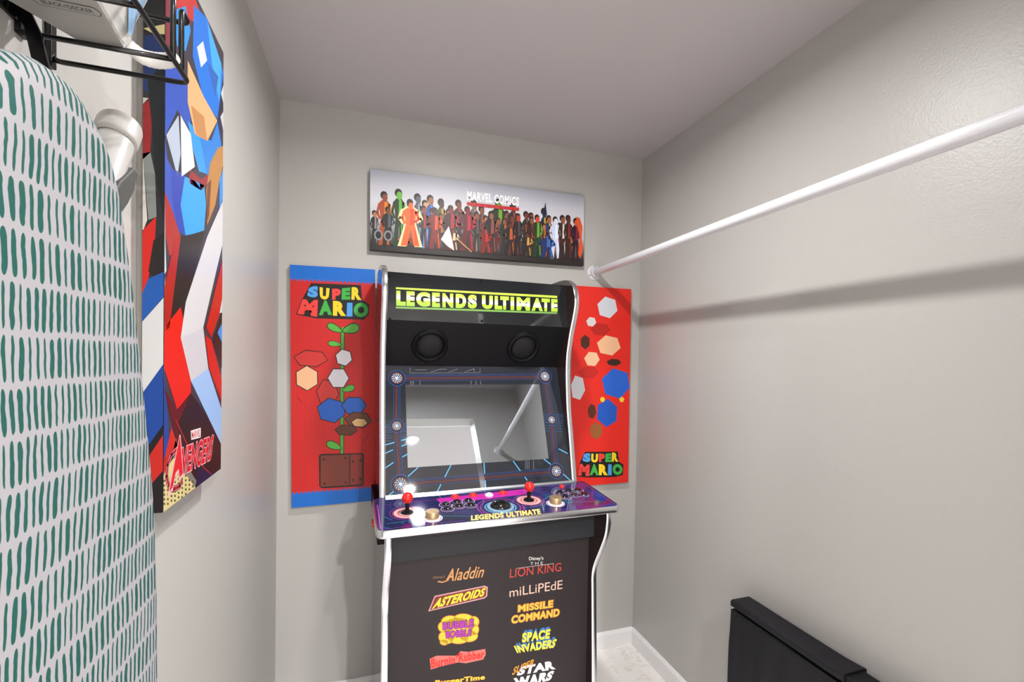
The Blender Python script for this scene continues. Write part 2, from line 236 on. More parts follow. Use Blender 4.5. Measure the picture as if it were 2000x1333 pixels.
# printed shapes, in tenths of a millimetre on their own panels
ART = json.loads('''{"vine":{"ops":[["poly","#0f74d6",[[0,9520],[0,8900],[0,8850],[69,8970],[138,8850],[207,8970],[276,8850],[345,8970],[413,8850],[482,8970],[551,8850],[620,8970],[689,8850],[758,8970],[827,8850],[896,8970],[965,8850],[1034,8970],[1103,8850],[1172,8970],[1240,8850],[1309,8970],[1378,8850],[1447,8970],[1516,8850],[1585,8970],[1654,8850],[1723,8970],[1792,8850],[1861,8970],[1930,8850],[1998,8970],[2067,8850],[2136,8970],[2205,8850],[2274,8970],[2343,8850],[2412,8970],[2481,8850],[2550,8970],[2619,8850],[2688,8970],[2757,8850],[2825,8970],[2894,8850],[2963,8970],[3032,8850],[3101,8970],[3170,8850],[3170,9520]],1],
["poly","#0f74d6",[[0,0],[0,520],[69,640],[138,520],[207,640],[276,520],[345,640],[413,520],[482,640],[551,520],[620,640],[689,520],[758,640],[827,520],[896,640],[965,520],[1034,640],[1103,520],[1172,640],[1240,520],[1309,640],[1378,520],[1447,640],[1516,520],[1585,640],[1654,520],[1723,640],[1792,520],[1861,640],[1930,520],[1998,640],[2067,520],[2136,640],[2205,520],[2274,640],[2343,520],[2412,640],[2481,520],[2550,640],[2619,520],[2688,640],[2757,520],[2825,640],[2894,520],[2963,640],[3032,520],[3101,640],[3170,520],[3170,0]],1],
["poly","#131313",[[227,7564],[454,8211],[753,8805],[2609,8822],[2660,8224],[2931,8044],[2915,7646],[2717,7434],[958,7432]],2],
["text","S","#4f9fe8",[[668,8648],[1022,8727],[991,8233],[609,8279]],3,{"bold":0.07,"outline":[0.035,"#131313"]}],
["text","U","#f5d327",[[1064,8667],[1430,8639],[1392,8180],[1076,8191]],3,{"bold":0.07,"outline":[0.035,"#131313"]}],
["text","P","#e8413c",[[1524,8628],[1859,8644],[1813,8190],[1522,8193]],3,{"bold":0.07,"outline":[0.035,"#131313"]}],
["text","E","#3faf45",[[1889,8661],[2213,8708],[2197,8221],[1872,8208]],3,{"bold":0.07,"outline":[0.035,"#131313"]}],
["text","R","#f5d327",[[2258,8726],[2586,8742],[2630,8222],[2241,8222]],3,{"bold":0.07,"outline":[0.035,"#131313"]}],
["text","M","#e8413c",[[454,8165],[1005,8157],[972,7494],[255,7595]],5,{"bold":0.07,"outline":[0.035,"#131313"]}],
["text","A","#3faf45",[[1076,8129],[1479,8176],[1519,7588],[1030,7557]],5,{"bold":0.07,"outline":[0.035,"#131313"]}],
["text","R","#f5d327",[[1551,8148],[2019,8135],[2046,7557],[1548,7557]],5,{"bold":0.07,"outline":[0.035,"#131313"]}],
["text","I","#4f9fe8",[[2078,8091],[2285,8099],[2283,7548],[2060,7541]],5,{"bold":0.07,"outline":[0.035,"#131313"]}],
["text","O","#3faf45",[[2330,8100],[2886,8122],[2884,7534],[2327,7518]],5,{"bold":0.07,"outline":[0.035,"#131313"]}],
["line","#1d2a10",0.016,[[1911,7107],[1891,6048],[1867,4004],[1858,2015]],8],
["line","#4fa83a",0.0105,[[1911,7107],[1891,6048],[1867,4004],[1858,2015]],9],
["poly","#1d2a10",[[1329,7210],[1363,7254],[1414,7281],[1478,7287],[1550,7270],[1626,7234],[1700,7182],[1768,7122],[1827,7061],[1873,7005],[1903,6959],[1913,6924],[1902,6901],[1869,6888],[1816,6884],[1746,6888],[1663,6899],[1577,6920],[1493,6949],[1419,6989],[1363,7039],[1328,7096],[1317,7155]],10],
["poly","#56b03c",[[1358,7195],[1386,7230],[1430,7250],[1486,7252],[1551,7235],[1618,7202],[1685,7157],[1748,7105],[1802,7053],[1844,7005],[1872,6965],[1883,6936],[1874,6918],[1846,6909],[1799,6908],[1737,6914],[1664,6927],[1587,6947],[1512,6975],[1446,7011],[1394,7054],[1361,7102],[1349,7151]],11],
["poly","#1d2a10",[[2550,7144],[2555,7069],[2533,6996],[2486,6934],[2417,6888],[2331,6861],[2236,6851],[2140,6854],[2051,6866],[1976,6884],[1920,6907],[1888,6934],[1880,6967],[1896,7008],[1935,7058],[1992,7114],[2064,7173],[2146,7228],[2233,7271],[2320,7294],[2400,7292],[2469,7264],[2520,7212]],10],
["poly","#56b03c",[[2516,7135],[2519,7074],[2498,7015],[2454,6963],[2391,6925],[2314,6900],[2229,6889],[2143,6889],[2064,6897],[1997,6909],[1948,6926],[1920,6947],[1914,6973],[1929,7007],[1965,7048],[2017,7095],[2083,7145],[2157,7191],[2236,7228],[2314,7249],[2386,7249],[2447,7229],[2491,7189]],11],
["poly","#1d2a10",[[1354,6473],[1369,6513],[1402,6544],[1450,6564],[1510,6570],[1578,6562],[1648,6543],[1715,6517],[1776,6488],[1826,6459],[1860,6433],[1877,6411],[1875,6392],[1853,6375],[1812,6359],[1757,6345],[1691,6333],[1618,6326],[1546,6327],[1479,6338],[1423,6360],[1382,6392],[1358,6431]],10],
["poly","#56b03c",[[1380,6470],[1393,6501],[1422,6526],[1465,6541],[1519,6545],[1580,6538],[1643,6522],[1704,6500],[1759,6476],[1804,6452],[1835,6431],[1851,6413],[1849,6397],[1829,6384],[1793,6372],[1744,6361],[1684,6353],[1620,6348],[1555,6350],[1494,6359],[1444,6378],[1406,6404],[1384,6436]],11],
["poly","#1d2a10",[[2361,4720],[2366,4668],[2353,4617],[2320,4571],[2270,4537],[2207,4514],[2137,4503],[2066,4501],[1999,4505],[1943,4514],[1901,4528],[1876,4545],[1869,4567],[1879,4597],[1906,4633],[1947,4675],[1999,4719],[2058,4761],[2121,4794],[2185,4813],[2245,4816],[2296,4799],[2336,4766]],10],
["poly","#56b03c",[[2336,4712],[2340,4670],[2326,4628],[2295,4590],[2250,4561],[2194,4540],[2131,4529],[2067,4525],[2008,4527],[1958,4533],[1921,4542],[1899,4555],[1893,4573],[1904,4597],[1929,4627],[1966,4663],[2014,4700],[2068,4735],[2125,4764],[2182,4782],[2235,4786],[2281,4774],[2316,4748]],11],
["poly","#1d2a10",[[1276,2498],[1306,2548],[1355,2581],[1417,2593],[1488,2582],[1564,2549],[1638,2501],[1708,2442],[1769,2382],[1817,2326],[1849,2279],[1861,2242],[1852,2217],[1820,2200],[1769,2191],[1700,2189],[1619,2195],[1533,2209],[1450,2233],[1376,2270],[1318,2318],[1281,2376],[1267,2438]],10],
["poly","#56b03c",[[1304,2484],[1330,2524],[1372,2549],[1427,2556],[1490,2544],[1558,2515],[1626,2472],[1690,2422],[1746,2371],[1790,2323],[1819,2284],[1831,2253],[1823,2233],[1796,2221],[1751,2215],[1690,2217],[1618,2224],[1542,2239],[1467,2262],[1400,2294],[1348,2336],[1313,2385],[1298,2436]],11],
["poly","#1c0d0a",[[1071,2064],[2651,1997],[2696,1930],[2677,711],[2616,651],[1107,684],[1007,787],[999,1990]],10],
["poly","#7c3527",[[1071,2001],[2132,1966],[2127,724],[1107,747],[1057,814]],11],
["poly","#8e2f26",[[2170,1963],[2621,1951],[2631,730],[2164,729]],11],
["ell","#3a1710",[[1178,1838],[43,-3],[0,-55]],12,12,0],
["ell","#3a1710",[[1991,1840],[44,-3],[0,-55]],12,12,0],
["ell","#3a1710",[[1209,872],[43,-3],[0,-55]],12,12,0],
["ell","#3a1710",[[2001,846],[45,-4],[0,-55]],12,12,0],
["ell","#3a1710",[[2273,1686],[45,-3],[0,-56]],12,12,0],
["ell","#3a1710",[[2559,1699],[45,-3],[0,-56]],12,12,0],
["ell","#3a1710",[[2270,928],[45,-4],[0,-56]],12,12,0],
["ell","#3a1710",[[2556,945],[45,-3],[0,-56]],12,12,0],
["ell","#241410",[[736,5850],[638,0],[-2,-362]],13,6,0.2],
["ell","#c9312c",[[736,5850],[602,0],[-2,-323]],14,6,0.2],
["ell","#241410",[[590,5082],[459,-5],[-3,-515]],15,6,0.5],
["ell","#e9b48a",[[590,5082],[423,-5],[-3,-477]],16,6,0.5],
["ell","#241410",[[1337,4488],[434,-9],[-3,-585]],17,6,0.1],
["ell","#c9312c",[[1337,4488],[398,-8],[-3,-546]],18,6,0.1],
["ell","#241410",[[1478,3781],[561,-19],[-3,-524]],19,6,0.3],
["ell","#1f5fc4",[[1478,3781],[524,-18],[-3,-485]],20,6,0.3],
["ell","#241410",[[2327,3951],[502,-15],[-1,-397]],21,6,0],
["ell","#1f5fc4",[[2327,3951],[464,-14],[-1,-357]],22,6,0],
["ell","#241410",[[1950,5891],[347,0],[-1,-369]],23,6,0.3],
["ell","#e6e2ea",[[1950,5891],[309,0],[-1,-330]],24,6,0.3],
["ell","#241410",[[1740,5068],[418,-5],[-2,-447]],25,6,0],
["ell","#dcd8e2",[[1740,5068],[382,-5],[-2,-408]],26,6,0],
["ell","#241410",[[2490,3365],[549,-22],[-1,-359]],27,6,0.15],
["ell","#6b3a1e",[[2490,3365],[511,-21],[-1,-319]],28,6,0.15],
["ell","#241410",[[2535,3251],[339,-14],[-1,-215]],29,6,0.15],
["ell","#e2b77c",[[2535,3251],[301,-13],[-1,-176]],30,6,0.15],
["ell","#241410",[[2025,2971],[452,-21],[-1,-245]],31,6,0.1],
["ell","#5d2f1a",[[2025,2971],[415,-19],[-1,-205]],32,6,0.1],
["line","#b3322a",0.0012,[[1220,7014],[1277,6883],[1370,6838]],2],
["line","#1d1010",0.0018,[[235,4359],[318,4219],[429,4123]],2],
["line","#1d1010",0.0018,[[2890,2771],[2790,2575],[2638,2479]],2]]},"jump":{"ops":[["ell","#cfd3dc",[[1861,8520],[563,25],[9,-533]],2,6,0.3],
["ell","#d6d1d1",[[1010,7803],[267,10],[4,-240]],3,6,0.2],
["ell","#b81f18",[[1499,7458],[540,16],[6,-322]],4,6,0.15],
["ell","#f0bb93",[[1965,6702],[657,12],[9,-503]],5,6,0.25],
["ell","#4a2416",[[707,6837],[264,5],[6,-350]],6,6,0.5],
["ell","#f3c39c",[[1074,6043],[410,5],[6,-369]],7,6,0.1],
["ell","#3a1d14",[[2253,5892],[405,3],[4,-179]],8,6,0.2],
["ell","#c2231c",[[906,5401],[532,0],[5,-321]],9,6,0.1],
["ell","#2461c9",[[2410,4871],[833,-5],[13,-753]],10,6,0.3],
["ell","#1f57bd",[[1928,3449],[603,-15],[11,-685]],11,6,0.6],
["ell","#5a2b17",[[1114,3551],[232,-6],[6,-370]],12,6,0.2],
["ell","#9a5a2a",[[1353,2614],[360,-14],[6,-421]],13,6,0.3],
["ell","#d2d4da",[[345,4685],[401,-4],[9,-605]],14,6,0.2],
["ell","#e9c93a",[[1662,4105],[136,-2],[3,-138]],18,6,0],
["ell","#e9c93a",[[2711,4087],[141,-3],[3,-140]],18,6,0],
["poly","#131313",[[365,499],[513,1131],[788,1630],[2532,1556],[2615,1056],[2861,892],[2833,397],[2442,324],[985,392]],20],
["text","S","#4f9fe8",[[701,1555],[1074,1567],[1063,1115],[636,1188]],21,{"bold":0.07,"outline":[0.03,"#131313"]}],
["text","U","#f5d327",[[1110,1533],[1470,1497],[1458,1091],[1099,1113]],21,{"bold":0.07,"outline":[0.03,"#131313"]}],
["text","P","#e8413c",[[1506,1512],[1833,1494],[1840,1085],[1512,1105]],21,{"bold":0.07,"outline":[0.03,"#131313"]}],
["text","E","#3faf45",[[1870,1492],[2181,1492],[2189,1065],[1858,1084]],21,{"bold":0.07,"outline":[0.03,"#131313"]}],
["text","R","#f5d327",[[2218,1523],[2533,1506],[2578,1058],[2207,1080]],21,{"bold":0.07,"outline":[0.03,"#131313"]}],
["text","M","#e8413c",[[514,1083],[1029,1004],[1020,454],[399,529]],23,{"bold":0.07,"outline":[0.03,"#131313"]}],
["text","A","#3faf45",[[1082,1017],[1460,1010],[1523,469],[1037,502]],23,{"bold":0.07,"outline":[0.03,"#131313"]}],
["text","R","#f5d327",[[1514,1007],[1970,946],[2015,435],[1523,469]],23,{"bold":0.07,"outline":[0.03,"#131313"]}],
["text","I","#4f9fe8",[[2025,960],[2209,948],[2218,422],[2015,435]],23,{"bold":0.07,"outline":[0.03,"#131313"]}],
["text","O","#3faf45",[[2264,978],[2805,912],[2814,398],[2273,434]],23,{"bold":0.07,"outline":[0.03,"#131313"]}]]},"crowd":{"ops":[["fig","#23201f","#8a8685","#b0714f",[[191,230]],6,0.1316,0.02,1.0],
["fig","#a84722","#e08a2c","#8a4a2c",[[574,230]],7,0.2106,0.036,1.0],
["fig","#1f3a14","#5fae35","#67b53c",[[1147,230]],8,0.227,0.034,1.0],
["fig","#55565f","#8f97a8","#5a5c66",[[1912,230]],9,0.2171,0.022,1.0],
["fig","#4a8fd6","#a9c8ec","#e2a070",[[2218,230]],10,0.1941,0.024,1.0],
["fig","#2f4f9a","#5a86cc","#a4683f",[[2438,230]],11,0.2171,0.024,1.0],
["fig","#2c5a2a","#d08a3a","#4a2c22",[[2887,230]],12,0.2073,0.026,1.0],
["fig","#5a2a1e","#8a4428","#7d4028",[[3633,230]],13,0.2106,0.036,1.0],
["fig","#6a5a55","#9a8a80","#8a6a55",[[4302,230]],14,0.2171,0.03,1.0],
["fig","#5a3428","#8a5a40","#7a4a36",[[4646,230]],15,0.1974,0.026,1.0],
["fig","#26301a","#6f9a2e","#5d8a2c",[[5401,230]],16,0.2336,0.05,1.0],
["fig","#23283a","#a8392e","#7a4a3a",[[5784,230]],17,0.1875,0.036,1.0],
["fig","#3d2826","#8a4438","#5a302a",[[6071,230]],18,0.2237,0.034,1.0],
["fig","#22241f","#5d4a42","#6a3a2c",[[6692,230]],19,0.1941,0.026,1.0],
["fig","#1e1d1c","#7a2a20","#a03a28",[[6931,230]],20,0.1908,0.026,1.0],
["fig","#20284a","#c8a02c","#2a3358",[[7552,230]],21,0.2171,0.022,1.0],
["fig","#2a3566","#d2b02e","#a05a3a",[[7791,230]],22,0.1875,0.026,1.0],
["fig","#22262e","#a02a26","#8a5038",[[2158,230]],23,0.171,0.0267,0.9099],
["fig","#1f2a22","#8a3a2c","#8a5038",[[2525,230]],24,0.1648,0.0302,1.0801],
["fig","#2a2422","#a8642e","#8a5038",[[2879,230]],25,0.1472,0.0326,1.3033],
["fig","#2a2422","#5a4a48","#a8684a",[[3201,230]],26,0.168,0.0329,1.3805],
["fig","#1f2a22","#6a6a70","#6a3a2c",[[3527,230]],27,0.1621,0.0314,1.153],
["fig","#3a1c1a","#6a6a70","#6a3a2c",[[3743,230]],28,0.1588,0.0261,1.046],
["fig","#1f2a22","#6a6a70","#8a5038",[[4142,230]],29,0.1641,0.0293,1.1995],
["fig","#2a2422","#5a4a48","#8a5038",[[4419,230]],30,0.1691,0.0266,1.1313],
["fig","#6a2420","#a02a26","#a8684a",[[4824,230]],31,0.1573,0.0287,1.3986],
["fig","#5a1f1f","#a02a26","#6a3a2c",[[5020,230]],32,0.1608,0.0275,1.118],
["fig","#5a1f1f","#5a4a48","#8a5038",[[5399,230]],33,0.1535,0.0327,1.2541],
["fig","#1f2a22","#a8642e","#8a5038",[[5670,230]],34,0.1552,0.0286,0.9888],
["fig","#6a2420","#8a3a2c","#6a3a2c",[[6017,230]],35,0.173,0.0319,1.3799],
["fig","#5a1f1f","#a02a26","#a8684a",[[6268,230]],36,0.1649,0.0314,0.9389],
["fig","#2a2422","#a8642e","#6a3a2c",[[6678,230]],37,0.145,0.0291,1.3809],
["fig","#3a1c1a","#a02a26","#8a5038",[[6953,230]],38,0.1741,0.0289,1.3022],
["fig","#22262e","#a8642e","#6a3a2c",[[7374,230]],39,0.1556,0.0333,0.9568],
["fig","#4a3028","#a8642e","#a8684a",[[7549,230]],40,0.1501,0.0263,1.1453],
["fig","#3a1c1a","#6a6a70","#6a3a2c",[[7896,230]],41,0.1415,0.0322,1.1047],
["fig","#5a1f1f","#a02a26","#6a3a2c",[[8328,230]],42,0.1587,0.0299,1.0095],
["fig","#22262e","#a8642e","#6a3a2c",[[8563,230]],43,0.1531,0.0275,0.9184],
["fig","#1f2a22","#a8642e","#6a3a2c",[[8853,230]],44,0.1571,0.033,0.9709],
["fig","#7c1f18","#d8542a","#5a2a22",[[2629,230]],45,0.1678,0.034,1.2],
["fig","#3d1a1c","#a3222c","#7a2a2c",[[3298,230]],46,0.1842,0.04,1.2],
["fig","#5a1620","#b01f30","#7a1822",[[4015,230]],47,0.1875,0.042,1.2],
["fig","#242226","#8a4a3c","#8a5a48",[[5067,230]],48,0.1777,0.036,1.2],
["fig","#7a1c18","#b82a22","#a03a2c",[[4828,230]],49,0.102,0.03,1.2],
["fig","#241c1c","#b3562c","#5a2c22",[[5927,230]],50,0.1415,0.036,1.2],
["fig","#1c1a1c","#4a3a40","#b0352a",[[6310,230]],51,0.1809,0.03,1.2],
["fig","#1f3a18","#6aa03a","#c8452e",[[7218,230]],52,0.1842,0.03,1.2],
["fig","#c8d2ea","#e4eaf6","#d5dcf0",[[8107,230]],53,0.1842,0.034,1.2],
["fig","#20305e","#3f66ae","#3a5c9e",[[7696,230]],54,0.102,0.046,1.2],
["fig","#3a2420","#d8ccc0","#8a5038",[[8461,230]],55,0.1941,0.026,1.2],
["fig","#33201e","#8a2c22","#5a2a24",[[8747,230]],56,0.1974,0.026,1.2],
["fig","#2c1226","#7a1f2e","#d2502c",[[9130,230]],57,0.1875,0.03,1.2],
["fig","#1c1e20","#50565c","#6a4434",[[717,230]],58,0.1513,0.03,1.2],
["fig","#5a1a1c","#e2c8a0","#7a3a2c",[[3394,230]],59,0.0888,0.03,1.2],
["fig","#2a1f1c","#c89a4a","#5a3424",[[6740,230]],60,0.102,0.03,1.2],
["fig","#f6dfb0","#f6dfb0","#f6dfb0",[[1606,239]],61,0.19,0.056,1.5],
["fig","#e8692c","#d9461f","#e8692c",[[1606,269]],64,0.182,0.042,1.5],
["poly","#d9582c",[[9130,2237],[9321,2204],[9464,1810],[9417,1316],[9512,823],[9369,329],[9254,494],[9321,1316],[9197,1810]],67],
["poly","#1f2440",[[7476,2171],[7600,2764],[7677,2171]],67],
["ell","#8b8b8c",[[335,620],[170,0],[0,220]],67,16,0],
["ell","#1d1d1e",[[335,620],[110,0],[0,150]],68,16,0],
["ell","#8b8b8c",[[717,620],[170,0],[0,220]],67,16,0],
["ell","#1d1d1e",[[717,620],[110,0],[0,150]],68,16,0],
["poly","#2a2422",[[4350,1579],[4780,1908],[4876,1316],[4684,658],[4493,987]],5],
["poly","#e6dce0",[[2868,658],[3203,1250],[3346,724],[3442,230],[3155,395]],67],
["line","#d8a05a",0.004,[[3585,724],[4206,230]],68],
["ell","#6a5040",[[1373,860],[117,0],[0,159]],5,7,0],
["ell","#3a1a18",[[8779,709],[147,0],[0,132]],5,7,0],
["ell","#8a3a28",[[4973,401],[81,0],[0,147]],5,7,0],
["ell","#6a5040",[[3691,711],[140,0],[0,124]],5,7,0],
["ell","#6a5040",[[5247,710],[129,0],[0,87]],5,7,0],
["ell","#241c1c",[[8727,391],[157,0],[0,156]],5,7,0],
["ell","#3a1a18",[[1318,844],[73,0],[0,157]],5,7,0],
["ell","#6a5040",[[8026,728],[106,0],[0,107]],5,7,0],
["ell","#3a1a18",[[8493,470],[60,0],[0,152]],5,7,0],
["ell","#6a5040",[[5913,492],[100,0],[0,137]],5,7,0],
["ell","#b0503a",[[8090,653],[148,0],[0,80]],5,7,0],
["ell","#3a4a56",[[7607,659],[138,0],[0,152]],5,7,0],
["ell","#1e2226",[[1170,369],[119,0],[0,109]],5,7,0],
["ell","#3a1a18",[[5898,426],[96,0],[0,137]],5,7,0],
["ell","#3a4a56",[[3369,541],[67,0],[0,156]],5,7,0],
["ell","#3a4a56",[[4053,783],[91,0],[0,83]],5,7,0],
["ell","#b0503a",[[7908,570],[68,0],[0,152]],5,7,0],
["ell","#5a1f1c",[[5120,589],[146,0],[0,138]],5,7,0],
["ell","#3a4a56",[[6064,867],[124,0],[0,153]],5,7,0],
["ell","#8a3a28",[[4389,789],[77,0],[0,147]],5,7,0],
["ell","#3a1a18",[[6699,530],[146,0],[0,86]],5,7,0],
["ell","#3a4a56",[[6730,353],[91,0],[0,114]],5,7,0],
["ell","#6a5040",[[7345,681],[113,0],[0,112]],5,7,0],
["ell","#3a1a18",[[7843,546],[137,0],[0,159]],5,7,0],
["ell","#3a4a56",[[6455,685],[91,0],[0,151]],5,7,0],
["ell","#3a4a56",[[7314,663],[154,0],[0,111]],5,7,0],
["ell","#b0503a",[[5937,593],[74,0],[0,137]],5,7,0],
["ell","#8a3a28",[[8967,537],[103,0],[0,121]],5,7,0],
["ell","#5a1f1c",[[3275,867],[80,0],[0,139]],5,7,0],
["ell","#b0503a",[[1582,705],[150,0],[0,93]],5,7,0],
["ell","#5a1f1c",[[3611,515],[62,0],[0,62]],5,7,0],
["ell","#3a4a56",[[7466,794],[155,0],[0,76]],5,7,0],
["ell","#5a1f1c",[[6327,896],[68,0],[0,153]],5,7,0],
["ell","#1e2226",[[2354,614],[149,0],[0,82]],5,7,0],
["ell","#3a4a56",[[7886,728],[148,0],[0,84]],5,7,0],
["ell","#3a4a56",[[6673,520],[83,0],[0,93]],5,7,0],
["ell","#1e2226",[[8261,570],[100,0],[0,142]],5,7,0],
["ell","#3a4a56",[[4518,673],[85,0],[0,150]],5,7,0],
["ell","#3a1a18",[[6590,688],[96,0],[0,155]],5,7,0],
["ell","#b0503a",[[2224,387],[157,0],[0,159]],5,7,0],
["ell","#241c1c",[[5863,522],[69,0],[0,86]],5,7,0],
["ell","#241c1c",[[6156,612],[120,0],[0,67]],5,7,0],
["ell","#1e2226",[[1517,423],[65,0],[0,100]],5,7,0],
["ell","#b0503a",[[1107,485],[135,0],[0,81]],5,7,0],
["ell","#8a3a28",[[1622,499],[148,0],[0,124]],5,7,0],
["ell","#5a1f1c",[[6899,710],[155,0],[0,148]],5,7,0],
["ell","#6a5040",[[5506,732],[132,0],[0,115]],5,7,0],
["ell","#8a3a28",[[2209,814],[108,0],[0,67]],5,7,0],
["ell","#1e2226",[[2284,839],[111,0],[0,114]],5,7,0],
["ell","#3a1a18",[[7957,531],[99,0],[0,102]],5,7,0],
["ell","#5a1f1c",[[3220,722],[90,0],[0,139]],5,7,0],
["ell","#3a1a18",[[2229,817],[142,0],[0,83]],5,7,0],
["ell","#6a5040",[[4830,745],[79,0],[0,143]],5,7,0],
["ell","#3a4a56",[[3688,445],[113,0],[0,79]],5,7,0],
["ell","#6a5040",[[5988,851],[91,0],[0,125]],5,7,0],
["ell","#1e2226",[[5832,370],[123,0],[0,86]],5,7,0],
["ell","#5a1f1c",[[7330,613],[143,0],[0,141]],5,7,0],
["ell","#3a1a18",[[8201,841],[148,0],[0,126]],5,7,0],
["ell","#5a1f1c",[[5870,640],[159,0],[0,95]],5,7,0],
["ell","#241c1c",[[2395,374],[112,0],[0,143]],5,7,0],
["text","MARVEL COMICS","#f4f4f6",[[3980,2830],[6340,2830],[6340,2430],[3980,2430]],70,{"bold":0.05,"cond":1}],
["poly","#c3282c",[[3980,2360],[6340,2360],[6340,2215],[3980,2215]],70],
["poly","#7a1518",[[4080,2315],[4140,2315],[4140,2265],[4080,2265]],71],
["poly","#7a1518",[[4355,2315],[4415,2315],[4415,2265],[4355,2265]],71],
["poly","#7a1518",[[4630,2315],[4690,2315],[4690,2265],[4630,2265]],71],
["poly","#7a1518",[[4905,2315],[4965,2315],[4965,2265],[4905,2265]],71],
["poly","#7a1518",[[5180,2315],[5240,2315],[5240,2265],[5180,2265]],71],
["poly","#7a1518",[[5455,2315],[5515,2315],[5515,2265],[5455,2265]],71],
["poly","#7a1518",[[5730,2315],[5790,2315],[5790,2265],[5730,2265]],71],
["poly","#7a1518",[[6005,2315],[6065,2315],[6065,2265],[6005,2265]],71]]},"hero":{"ops":[["poly","#3b3440",[[-224,8143],[1351,8863],[3104,8888],[3047,6499],[1774,6000],[-205,6206]],1],
["poly","#2f4fae",[[-196,7040],[439,7205],[1033,7128],[1050,5983],[474,4325],[-137,4561]],2],
["poly","#7a2a34",[[-206,8008],[425,8339],[1329,8665],[859,7981],[238,7321],[-198,7190]],3],
["poly","#b8302e",[[326,8184],[1008,8871],[1510,8702],[1208,8353],[428,8057]],4],
["poly","#2f8ad6",[[290,7916],[786,8342],[1019,8090],[797,7596],[436,7449]],5],
["poly","#1f6fd0",[[1155,8629],[1836,8933],[3004,8454],[2477,7296],[1641,7280],[1120,7713]],5],
["poly","#3fa0e4",[[1837,8838],[2719,8554],[2601,7694],[2145,8154]],6],
["poly","#c9ced6",[[1314,7998],[1624,8311],[1851,8092],[1525,7761]],7],
["poly","#dca677",[[888,7499],[1695,7310],[2478,7255],[1877,6569],[1238,6409],[898,6791]],6],
["poly","#b9804f",[[1038,6821],[1702,6950],[1877,6569],[1288,6432]],7],
["poly","#2a5fb0",[[1851,8073],[2525,8175],[2341,7659]],8],
["poly","#241f3c",[[2478,7265],[3040,8475],[3076,6842],[2685,6889]],4],
["poly","#c4c6cc",[[2698,7937],[2937,8198],[2945,7822]],5],
["poly","#bec1c9",[[2674,7436],[2949,7639],[2958,7251]],5],
["poly","#2a2632",[[-61,5805],[468,6440],[1140,6363],[1348,5833],[566,5308],[88,5496]],4],
["poly","#a6b0c2",[[47,5840],[511,6378],[602,5793],[482,5368]],5],
["poly","#c9ccd3",[[594,6420],[1045,6319],[1247,5830],[650,5432]],6],
["poly","#2c8fe0",[[902,6488],[1492,6527],[2056,6410],[1888,5947],[1451,5827],[1144,6113]],5],
["poly","#1e78cc",[[1440,6503],[2111,6684],[2478,7234],[2754,6899],[2629,6335],[1919,5840],[1659,6241]],6],
["poly","#8a2430",[[1054,5700],[1559,5726],[2063,6033],[2066,5894],[1562,5519],[917,5436]],7],
["poly","#b07a3c",[[2060,6232],[2489,6698],[3038,6914],[3012,6430],[2634,6104],[2383,5514],[1906,4969],[1837,5634]],8],
["poly","#6a3a24",[[1892,5752],[2125,5936],[2019,5199],[1849,4953]],9],
["poly","#2f97e8",[[781,5481],[1723,5672],[1842,5343],[1738,4826],[839,4483],[613,4952]],7],
["poly","#2440a4",[[241,5399],[780,5524],[613,4952],[839,4483],[492,4497],[285,5010]],5],
["poly","#a02a28",[[-88,4961],[288,4751],[620,4428],[476,4158],[180,4012],[-46,4354]],6],
["poly","#c6c9d0",[[-160,5127],[-105,4878],[28,4217],[70,3752],[-21,3696],[-136,4484]],7],
["poly","#2a86d8",[[2634,6104],[3047,6499],[3061,5841],[2649,5386]],8],
["poly","#cfd2d6",[[-126,3485],[34,3666],[-21,1927],[-128,1934]],3],
["poly","#241a1c",[[-33,3107],[620,4428],[1794,4821],[1083,3662],[495,2567],[-26,2400]],10],
["poly","#d21f14",[[-49,2871],[635,3254],[1101,2486],[1111,1758],[508,1551],[-25,2243]],11],
["poly","#a31a16",[[-1,3503],[372,4300],[620,4428],[192,2885],[-30,2793]],11],
["poly","#5c1216",[[-21,1927],[508,1551],[1111,1776],[1863,802],[1328,521],[536,952]],11],
["poly","#2a1a1e",[[532,1293],[1111,1776],[2848,738],[2830,-98],[1544,10],[667,754]],12],
["poly","#c8c6cb",[[3027,5741],[3011,4830],[1713,2977],[641,2741],[854,3365],[1910,4753]],13],
["poly","#bfbdc4",[[641,2741],[1713,2977],[2014,2190],[1108,1986]],13],
["poly","#93b4e2",[[1108,1986],[2014,2190],[2872,1286],[2852,538]],13],
["poly","#b81e18",[[3018,4500],[3040,3503],[2183,2801],[1883,2987]],13],
["poly","#c41c16",[[1828,2836],[2184,2750],[2929,1945],[2904,1449],[2073,2189]],12],
["poly","#2a1c1e",[[3042,3392],[2924,2167],[2247,2721]],13],
["poly","#2f86d6",[[2564,2922],[2975,3142],[2948,2720]],15],
["poly","#c4c6cc",[[2690,3338],[3000,3666],[3006,3367]],15],
["poly","#1d3f8e",[[-114,2206],[111,1676],[213,1012],[-46,824]],8],
["poly","#c0241c",[[-28,780],[288,1287],[536,952],[216,766],[-7,577]],9],
["poly","#cfbf86",[[-116,643],[622,849],[1598,-5],[1495,-236],[-108,-105]],8],
["poly","#77736c",[[333,824],[533,1225],[889,796],[1652,59],[1335,29]],9],
["poly","#1a1c40",[[1339,-189],[1539,359],[2432,-360]],14],
["line","#c8252a",0.002,[[448,1390],[934,895],[1815,264],[2298,-28]],15],
["ell","#55502e",[[34,126],[32,-10],[0,-20]],10,8,0],
["ell","#55502e",[[33,198],[32,-9],[0,-21]],10,8,0],
["ell","#55502e",[[32,270],[32,-9],[0,-21]],10,8,0],
["ell","#55502e",[[32,343],[32,-9],[1,-21]],10,8,0],
["ell","#55502e",[[31,415],[31,-9],[0,-21]],10,8,0],
